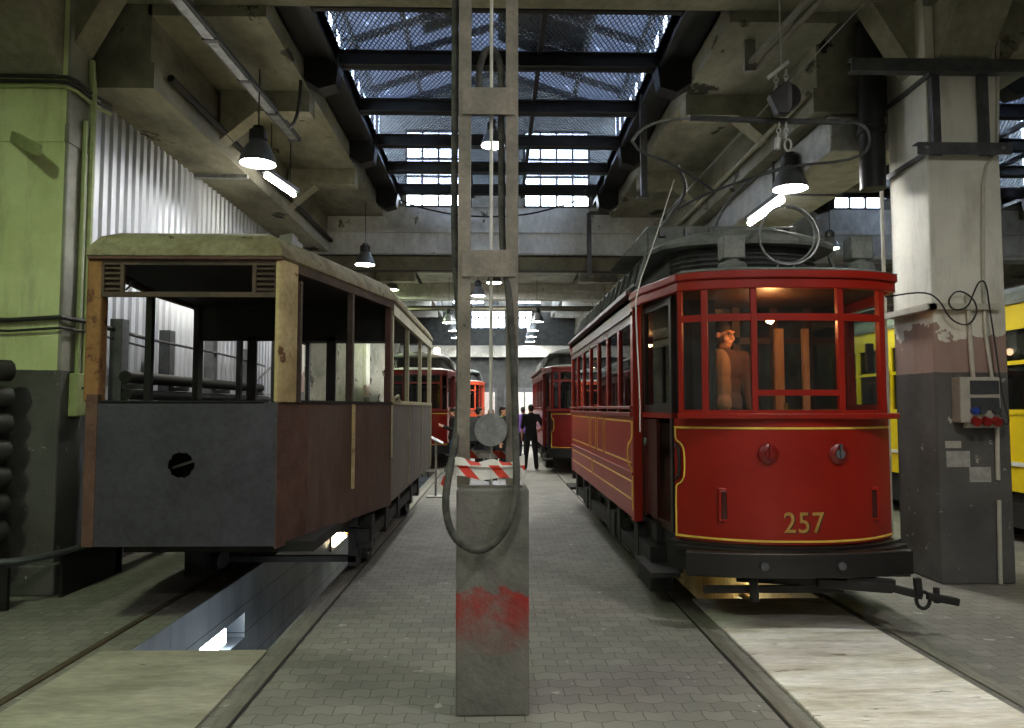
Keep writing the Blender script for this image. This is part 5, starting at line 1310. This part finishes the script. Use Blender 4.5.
pipe([wallp(967, 295, .03), wallp(970, 340, .03), wallp(973, 378, .03)], 0.022, 'conduit', 'short pale conduit entering the left top of the cabinet')
pipe([wallp(997, 427, .03), wallp(998, 480, .03)], 0.02, 'conduit', 'pale conduit below the cabinet, upper length')
pipe([wallp(999, 500, .03), wallp(1000, 560, .03), wallp(1000.5, 584, .03)], 0.02, 'conduit', 'pale conduit low on the right column down to the floor')
pipe([wallp(998, 40, .02), wallp(997, 150, .02), wallp(986, 166, .03), wallp(983, 185, .03)], 0.016, 'conduit', 'bent conduit from the column top round the bracket')
one('shelf_strip', B().box(4.22, 4.93, 7.08, 7.15, 2.66, 2.72).box(4.20, 4.30, 7.08, 7.9, 2.66, 2.72), 'conduit', 'pale ledge strip wrapping the right column above head height', 'ledge', (4.6, 7.1, 2.7))
one('cable_loop', B().tube([P(885, 297, 7.2), P(925, 291, 7.1), P(940, 300, 7.08), P(950, 320, 7.07), P(968, 327, 7.07), P(978, 313, 7.07), P(974, 298, 7.07), P(958, 289, 7.07), P(947, 300, 7.07), P(953, 311, 7.07), P(968, 308, 7.07), P(974, 292, 7.07), P(979, 281, 7.07), P(986, 281, 7.07),
     P(990, 310, 7.07), P(996, 350, 7.05), P(1003, 400, 7.0), P(1010, 421, 7.0), P(1006, 426, 7.0), P(999, 412, 7.0)], 0.008, 6, smooth=2), 'cable', 'thin black cable hanging in loose loops on the right column', 'cable', P(960, 300, 7.1), smooth=True)
one('rear_conduit', B().cyl((4.25, 7.95, 0), (4.25, 7.95, 5.0), 0.02, n=8), 'conduit', 'thin vertical conduit down the back edge of the right column', 'conduit', (4.25, 7.95, 2), smooth=True)
# left column
def lw(px, py, off=0.0): return P(px, py, 6.97-off)
for i, (dz, mt, l) in enumerate(((0.0, 'cable', 'upper dark cable wrapping the green column top'), (-0.05, 'cable', 'middle dark cable wrapping the green column top'), (-0.10, 'conduit_green', 'painted pipe wrapping the green column top'))):
    z = 4.84+dz; pipe([(-5.5, 6.93, z), (-4.2, 6.93, z), (-4.06, 6.93, z-0.01), (-4.01, 7.0, z-0.02), (-4.01, 7.32, z-0.03), (-4.0, 7.6, z)], 0.018, mt, l, 'wall_pipe', 'pipe')
pipe([(-4.03, 7.27, 5.15), (-4.0, 7.27, 4.85), (-4.0, 7.27, 2.0)], 0.032, 'conduit_green', 'fat painted pipe down the inner side of the green column', 'wall_pipe', 'pipe')
pipe([(-4.02, 7.18, 4.5), (-4.02, 7.18, 2.0)], 0.022, 'conduit_green', 'thin painted pipe down the green column, left of the fat one', 'wall_pipe', 'pipe')
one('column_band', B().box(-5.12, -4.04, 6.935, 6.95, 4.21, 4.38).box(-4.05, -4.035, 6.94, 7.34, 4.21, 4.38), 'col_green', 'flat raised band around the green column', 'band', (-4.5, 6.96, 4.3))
b = B(); b.bar(lw(14, 137, .02), lw(38, 150, .35), 0.06, 0.10); one('angle_iron', b, 'conduit_green', 'short painted angle iron sticking out of the green column', 'bracket', lw(14, 137))
for z0, l in ((2.54, 'thick cable slung across the green column at tram height'), (2.44, 'thin cable slung across the green column just below the thick one')):
    pipe([(-5.6, 6.90, z0), (-4.5, 6.90, z0-0.03), (-4.02, 6.90, z0), (-3.99, 7.3, z0), (-4.0, 8.6, z0-0.05)], 0.022 if z0 > 2.5 else 0.012, 'cable', l, 'wall_cable', 'cable')
bx = thing('junction_box', 'pale green junction box on the inner side of the dark column foot', 'junction box', (-4.0, 7.4, 1.85))
obj('box_body', B().box(-4.05, -3.96, 7.10, 7.32, 1.62, 2.03), 'conduit_green', bx, bevel=0.01); obj('slot', B().box(-3.965, -3.955, 7.16, 7.26, 1.88, 1.90), 'cable', bx)
rd = thing('radiator', 'dark iron ribbed radiator at the left edge before the green column', 'radiator', (-4.55, 6.6, 0.3))
for i in range(7):
    z = 0.62+i*0.235; obj('rib', B().tube([(-5.3, 6.55, z), (-4.5, 6.55, z), (-4.38, 6.58, z), (-4.34, 6.68, z)], 0.098, 10, smooth=1), 'rain_grey', rd, smooth=True)
obj('frame', B().box(-4.62, -4.56, 6.66, 6.72, 0, 2.15).box(-5.3, -5.24, 6.66, 6.72, 0, 2.15), 'rain_grey', rd)
gr = thing('guard_rail', 'low dark pipe rail around the foot of the green column', 'guard rail', (-4.2, 6.7, 0))
obj('rail', B().tube([(-5.6, 6.36, 0.40), (-4.35, 6.36, 0.40), (-3.98, 6.52, 0.40), (-3.88, 7.0, 0.40), (-3.88, 7.9, 0.40)], 0.03, 8, smooth=1), 'dark_steel', gr, smooth=True)
obj('skirt', B().box(-5.6, -4.1, 6.40, 6.44, 0.0, 0.36).box(-3.93, -3.90, 6.85, 7.9, 0, 0.36), 'underframe', gr)

# ================================================================== PIPE RACK behind the wagon
rk = thing('pipe_rack', 'grey upright rack along the corrugated wall, seen through the wagon', 'rack', (-3.95, 9.6, 0))
for y in (7.85, 8.98, 10.35, 11.85): obj('upright', B().box(-4.03, -3.90, y-0.07, y+0.07, 0, 2.63), 'dark_steel', rk)
for y in (7.85, 8.98, 10.35, 11.85): [obj('arm', B().box(-3.93, -3.70, y-0.04, y+0.04, z, z+0.05), 'dark_steel', rk) for z in (1.73, 1.90)]
one('long_pipe', B().cyl((-3.82, 7.7, 2.02), (-3.82, 12.1, 2.02), 0.065, n=12), 'underframe', 'dark long pipe on the upper arms of the rack', 'pipe', (-3.82, 9.9, 2.02), smooth=True)
one('long_pipe', B().cyl((-3.80, 7.7, 1.84), (-3.80, 12.4, 1.84), 0.055, n=12), 'underframe', 'dark long pipe on the lower arms of the rack', 'pipe', (-3.8, 10, 1.84), smooth=True)
one('wall_cable', B().tube([(-4.05, 7.7, 2.52), (-3.88, 9.0, 2.46), (-3.88, 11.0, 2.46), (-4.1, 13.2, 2.44)], 0.016, 6, smooth=1), 'cable', 'dark cable strung along the pipe rack before the corrugated wall', 'cable', (-4.0, 9, 2.46))
b = B().tube([(-4.0, 12.3, 0.2), (-4.0, 12.3, 2.1), (-3.9, 12.6, 2.3), (-3.8, 12.9, 2.5)], 0.02, 6); b.cyl((-4.0, 12.3, 1.95), (-4.0, 13.6, 1.95), 0.02, n=6)
one('bent_pipe', b, 'galv', 'bent thin grey pipe at the far end of the rack', 'pipe', (-4, 12.3, 1), smooth=True)
one('wall_pipe', B().tube([(-3.46, 7.75, 5.20), (-3.46, 15.4, 5.20)], 0.04, 8), 'underframe', 'dark pipe along the left beam above the grey wagon', 'pipe', (-3.46, 11, 5.2), smooth=True)
one('wall_pipe', B().tube([(3.46, 7.95, 5.18), (3.46, 15.4, 5.18)], 0.035, 8), 'soffit_wash', 'pale pipe along the right beam above the red tram', 'pipe', (3.46, 11, 5.18), smooth=True)
b = B(); b.box(-4.25, -3.5, 10.3, 10.38, 4.93, 4.98); one('beam_clamp', b, 'galv', 'flat iron across the left beam soffit above the corrugated wall', 'bracket', (-3.9, 10.3, 4.95))

# overhead steel girders crossing the hall
def girder(y, z, h, label):
    t = thing('cross_girder', label, 'girder', (0, y, z))
    obj('flange', B().box(-4.2, 4.3, y-0.08, y+0.08, z+h-0.02, z+h).box(-4.2, 4.3, y-0.08, y+0.08, z, z+0.02), 'black_steel', t)
    obj('web', B().box(-4.2, 4.3, y-0.015, y+0.015, z+0.02, z+h-0.02), 'girder_paint', t)
girder(15.25, 4.52, 0.34, 'dark rolled girder crossing the hall below the first light beam')
girder(23.6, 4.82, 0.14, 'thin dark girder crossing farther down the hall')
for px, py0, py1, Y, l in ((643, 95, 197, 10.2, 'grey flat iron hanger hanging right of the skylight, nearer one'), (589, 213, 276, 15.0, 'grey flat iron hanger right of the mast, farther one')):
    a, c = P(px, py0, Y), P(px, py1, Y); e = P(px+30 if Y < 12 else px+20, py0, Y)
    one('hanger_iron', B().box(a.x-0.045, a.x+0.045, Y-0.03, Y+0.03, c.z, a.z).bar(a, e, 0.06, 0.06).box(c.x-0.08, c.x+0.09, Y-0.05, Y+0.05, c.z-0.02, c.z), 'dark_steel', l, 'hanger', a)
one('slack_cable', B().tube([P(395, 198, 15.2), P(420, 208, 15.2), P(460, 216, 15.2), P(500, 217, 15.2), P(540, 213, 15.2), P(600, 193, 15.2), P(612, 185, 15.0)], 0.018, 6, smooth=2), 'cable', 'slack black cable slung across the hall under the skylight end', 'cable', P(500, 217, 15.2), smooth=True)
one('drop_cable', B().tube([P(301, 70, 9.0), P(300, 100, 9.0), P(296, 120, 9.0), P(290, 128, 9.2)], 0.022, 7, smooth=2), 'cable', 'thick black cable dropping from the skylight corner to the tray', 'cable', P(300, 100, 9), smooth=True)
one('span_wire', B().tube([P(872, -5, 6.6), P(640, 240, 14.0)], 0.006, 5), 'galv', 'thin wire strung diagonally along the right ceiling', 'wire', P(760, 120, 9))
# info stand
sg = thing('info_stand', 'slim metal information stand with tilted panel beside the grey wagon', 'sign stand', (-1.15, 14.3, 0))
obj('foot', B().box(-1.32, -0.98, 14.15, 14.45, 0, 0.025), 'galv', sg); obj('post', B().box(-1.17, -1.13, 14.28, 14.32, 0.025, 1.08), 'galv', sg)
obj('panel', B().hexa([(-1.26, 14.15, 1.12), (-1.02, 14.15, 1.0), (-1.02, 14.45, 1.02), (-1.26, 14.45, 1.14), (-1.25, 14.15, 1.14), (-1.01, 14.15, 1.02), (-1.01, 14.45, 1.04), (-1.25, 14.45, 1.16)]), 'grey_paint', sg)

# ================================================================== PEOPLE
def limb(b, p, q, r0, r1, n=12):
    p, q = V(p), V(q)
    b.cyl(p, q, r0, r1, n); b.ball(p, r0, n=n); b.ball(q, r1, n=n)
def skinned(name, b, mat, parent, vox, sm=4):
    o = obj(name, b, mat, parent)
    md = o.modifiers.new('r', 'REMESH'); md.mode = 'VOXEL'; md.voxel_size = vox; md.use_smooth_shade = True
    s = o.modifiers.new('s', 'SMOOTH'); s.factor = 0.5; s.iterations = sm
    dg = bpy.context.evaluated_depsgraph_get(); dg.update()
    me = bpy.data.meshes.new_from_object(o.evaluated_get(dg)); me.name = name
    o.modifiers.clear(); o.data = me
    if len(me.materials) == 0: me.materials.append(M[mat])
    return o
def hand(b, wr, d, side, curl):
    """palm from the wrist along d, thumb on the side vector"""
    d = V(d).normalized(); sd = V(side); sd = (sd-d*sd.dot(d)).normalized(); nm = d.cross(sd)
    wr = V(wr); pc = wr+d*0.05
    b.ball(pc, 0.04, (1, 1, 1), Matrix((sd, nm, d)).transposed() @ Matrix.Diagonal((0.95, 0.42, 1.25)), 10)
    for i, l in enumerate((0.070, 0.080, 0.074, 0.058)):
        k = wr+d*0.092+sd*(0.030-0.020*i)
        m1 = k+(d*math.cos(curl)+nm*math.sin(curl))*l*0.55; m2 = m1+(d*math.cos(curl*2.2)+nm*math.sin(curl*2.2))*l*0.5
        limb(b, k-d*0.02, m1, 0.0095, 0.0088, 8); limb(b, m1, m2, 0.0088, 0.0075, 8)
    t0 = wr+d*0.03+sd*0.028; t1 = t0+(d*0.6+sd*0.7+nm*0.25)*0.038; t2 = t1+(d*0.9+sd*0.25+nm*0.3)*0.032
    limb(b, t0, t1, 0.013, 0.011, 8); limb(b, t1, t2, 0.011, 0.009, 8)
def person(label, loc, face, H, top, legs, hair, arms, feet=((-0.10, 0.0), (0.10, 0.02)), head=(0.0, 0.0), vox=0.010, long_hair=False, inner=None, vest=None, glasses=False, shoes='black_cloth', short=False, hem=True):
    """face = heading in degrees (0 looks toward the viewpoint); arms = ((elbow),(wrist)) per side in body axes scaled to 1.75 m"""
    t = thing('person', label, 'person', loc); k = H/1.75
    R = Matrix.Rotation(math.radians(face), 3, 'Z')
    L = V(loc)
    def w(p): p = V(p)*k; return L + R @ p           # body axes: x = person's left... seen from the front it is screen right; -y = forward
    def bl(bb, p, r, sc=(1, 1, 1), n=14): bb.ball(w(p), r*k, sc, R, n)
    def lb(bb, p, q, a, c): limb(bb, w(p), w(q), a*k, c*k)
    hp = [(-0.085, 0, 0.90), (0.085, 0, 0.90)]
    an = [(feet[0][0], feet[0][1], 0.08), (feet[1][0], feet[1][1], 0.08)]
    kn = [tuple((hp[i][j]+an[i][j])/2 - (0.02 if j == 1 else 0) for j in range(3)) for i in (0, 1)]
    sh = [(-0.185, 0.0, 1.43), (0.185, 0.0, 1.43)]
    hy, hx = head
    HR = R @ Matrix.Rotation(math.radians(hx), 3, 'Z') @ Matrix.Rotation(math.radians(hy), 3, 'X')
    hc = V((0, -0.015, 1.635))
    def hd(p): return L + R @ (hc*k) + HR @ (V(p)*k)
    def hb(bb, p, r, sc=(1, 1, 1), n=14): bb.ball(hd(p), r*k, sc, HR, n)
    def torso(bb, g, arm_to, z0=0.86):
        bl(bb, (0, 0, 1.34), 0.165+g, (1.0, 0.66, 1.05)); bl(bb, (0, 0.005, 1.18), 0.15+g, (0.98, 0.70, 1.1)); bl(bb, (0, 0, 1.03), 0.155+g, (1.0, 0.70, 1.0)); bl(bb, (0, 0.01, 0.93), 0.165+g, (1.0, 0.72, 0.8))
        lb(bb, sh[0], sh[1], 0.058+g, 0.058+g); lb(bb, (0, 0.005, 1.40), (0, -0.005, 1.50), 0.07+g*0.5, 0.056+g*0.4)
        for i in (0, 1):
            e, wr = arms[i]
            lb(bb, sh[i], e, 0.054+g, 0.042+g)
            if arm_to > 1: lb(bb, e, tuple(e[j]+(wr[j]-e[j])*0.93 for j in range(3)), 0.042+g, 0.030+g)
    # body
    b = B()
    torso(b, -0.004, 2)
    for i in (0, 1):
        lb(b, hp[i], kn[i], 0.080, 0.055); lb(b, kn[i], an[i], 0.053, 0.038); bl(b, kn[i][:2]+(kn[i][2]-0.12,), 0.056, (0.95, 1, 1.5))
        bl(b, (an[i][0], an[i][1]-0.06, 0.04), 0.045, (0.85, 2.2, 0.8))
        e, wr = arms[i]; lb(b, e, wr, 0.038, 0.026)
        d = R @ (V(wr)-V(e)); hand(b, w(wr), d, R @ V((0.3*(1 if i == 0 else -1), -1, 0.2)), 0.35)
    lb(b, (0, 0, 1.45), (0, -0.01, 1.58), 0.058, 0.055)
    hb(b, (0, 0.018, 0.022), 0.085, (0.86, 1.05, 0.98)); hb(b, (0, -0.02, -0.03), 0.072, (0.86, 1.0, 1.25)); hb(b, (0, -0.055, -0.085), 0.034, (1.1, 0.9, 0.8))
    hb(b, (0, -0.100, -0.018), 0.015, (0.9, 1.2, 1.2)); b.cyl(hd((0, -0.088, 0.022)), hd((0, -0.102, -0.012)), 0.009*k, 0.013*k, 8)
    hb(b, (0, -0.086, -0.060), 0.018, (1.3, 0.6, 0.5)); hb(b, (0, -0.084, 0.035), 0.03, (1.5, 0.5, 0.4))
    for s in (-1, 1):
        hb(b, (s*0.076, 0.012, -0.005), 0.022, (0.4, 0.8, 1.3)); hb(b, (s*0.04, -0.06, -0.03), 0.028, (0.9, 0.9, 1.0))
    bd = skinned('body', b, 'skin', t, min(vox, 0.008), 2)
    e_ = B()
    for s in (-1, 1): e_.ball(hd((s*0.031, -0.082, 0.012)), 0.0095*k, n=8)
    obj('eyes', e_, 'eye', t, smooth=True)
    # hair
    b = B(); hb(b, (0, 0.026, 0.044), 0.089, (0.91, 1.06, 0.86)); hb(b, (0, 0.052, 0.0), 0.080, (0.92, 0.80, 1.0))
    if long_hair: hb(b, (0, 0.06, -0.09), 0.075, (0.95, 0.6, 1.5)); 
    skinned('hair', b, hair, t, 0.009, 2)
    # trousers
    b = B(); bl(b, (0, 0.005, 0.93), 0.172, (1.0, 0.74, 0.85)); bl(b, (0, 0.03, 0.88), 0.14, (1.15, 0.85, 0.8))
    for i in (0, 1): lb(b, hp[i], kn[i], 0.095, 0.072); lb(b, kn[i], (an[i][0], an[i][1], 0.07), 0.070, 0.060)
    skinned('trousers', b, legs, t, vox, 3)
    for i in (0, 1):
        b = B(); bl(b, (an[i][0], an[i][1]-0.07, 0.045), 0.05, (0.95, 2.5, 0.88)); bl(b, (an[i][0], an[i][1], 0.06), 0.052, (1, 1.1, 1.1))
        skinned('shoe', b, shoes, t, vox, 2)
    b = B(); torso(b, 0.014, 1 if short else 2)
    if not short and hem: bl(b, (0, 0.0, 0.95), 0.185, (1.0, 0.76, 0.9))
    skinned('jacket' if not short else 'shirt', b, top, t, vox, 3)
    if inner:
        b = B(); bl(b, (-0.045, -0.012, 1.33), 0.185, (0.52, 0.68, 1.0)); bl(b, (-0.045, -0.01, 1.17), 0.172, (0.52, 0.75, 1.2)); bl(b, (-0.045, -0.004, 1.02), 0.178, (0.5, 0.80, 0.8)); skinned('shirt', b, inner, t, vox, 3)
    if vest:
        b = B(); bl(b, (0, 0, 1.36), 0.192, (1.0, 0.70, 0.75)); bl(b, (0, 0, 1.2), 0.178, (1, 0.74, 1.0)); lb(b, (-0.13, 0, 1.44), (0.13, 0, 1.44), 0.08, 0.08); skinned('vest', b, vest, t, vox, 2)
    if glasses:
        b = B()
        for s in (-1, 1):
            c_ = hd((s*0.032, -0.098, 0.010)); b.tube([c_+HR @ V((0.022*k*math.cos(a), 0, 0.018*k*math.sin(a))) for a in [2*PI*i/12 for i in range(12)]], 0.003, 5, closed=True)
        b.bar(hd((-0.010, -0.1, 0.012)), hd((0.010, -0.1, 0.012)), 0.004, 0.004)
        obj('spectacles', b, 'black_paint', t)
    return t
DOWN = lambda s, fy=0.0: ((s*0.235, 0.02+fy, 1.14), (s*0.245, -0.05+fy, 0.89))
FOLD = lambda s: ((s*0.245, 0.0, 1.15), (s*0.05, -0.20, 1.16))
HOLD = lambda s: ((s*0.225, -0.02, 1.15), (s*0.09, -0.27, 1.24))
HIPS = lambda s: ((s*0.32, 0.06, 1.17), (s*0.20, -0.10, 1.02))
# driver in the front cab of tram 257
c = P(722, 364, 6.28)
person('man in brown jacket and buff shirt standing in the cab of tram 257', (2.055, 6.62, 0.73), 12, 1.74, 'brown_jacket', 'black_cloth', 'hair_brown', (DOWN(-1), DOWN(1, -0.02)), head=(8, 16), vox=0.009, inner='pale_shirt', glasses=True, hem=False)
c = P(531, 469, 20.6)
person('man in black shirt and black trousers seen from behind, right of the mast', (c.x, 20.6, 0), 184, 1.80, 'black_cloth', 'black_cloth', 'hair_brown', (HIPS(-1), DOWN(1)), feet=((-0.15, 0), (0.16, 0.0)), head=(6, 0), vox=0.012, short=True)
c = P(453, 470, 19.9)
person('woman in dark jacket and jeans looking at a phone, left of the mast', (c.x, 19.9, 0), -75, 1.70, 'dark_jacket', 'jeans', 'hair_brown', (HOLD(-1), HOLD(1)), feet=((-0.08, 0.08), (0.08, -0.08)), head=(16, 0), vox=0.012, long_hair=True)
c2 = P(447, 429, 19.9)
one('phone', B().box(c.x-0.33, c.x-0.26, 19.84, 19.92, 1.24, 1.255), 'white_trim', 'pale phone in the hands of the woman in jeans', 'phone', (c.x-0.3, 19.9, 1.25))
c = P(491, 484, 16.6)
person('tan-haired person in navy behind the round plate of the mast', (c.x, 16.8, 0), 10, 1.68, 'navy', 'navy', 'hair_tan', (FOLD(-1), FOLD(1)), vox=0.012)
c = P(479, 470, 19)
person('dark-haired person in dark jacket seen through the left of the mast gap', (c.x, 19.0, 0), 120, 1.72, 'dark_jacket', 'black_cloth', 'hair_brown', (DOWN(-1), DOWN(1)), vox=0.012)
c = P(503, 470, 18.2)
person('person in yellow-green vest seen through the right of the mast gap', (c.x, 18.2, 0), 60, 1.74, 'navy', 'black_cloth', 'hair_brown', (DOWN(-1), DOWN(1)), vox=0.012, vest='hi_vis')
c = P(523, 470, 24)
person('person in purple top just left of the man in black', (c.x, 24.0, 0), 170, 1.74, 'purple', 'navy', 'hair_brown', (DOWN(-1), DOWN(1)), vox=0.013)
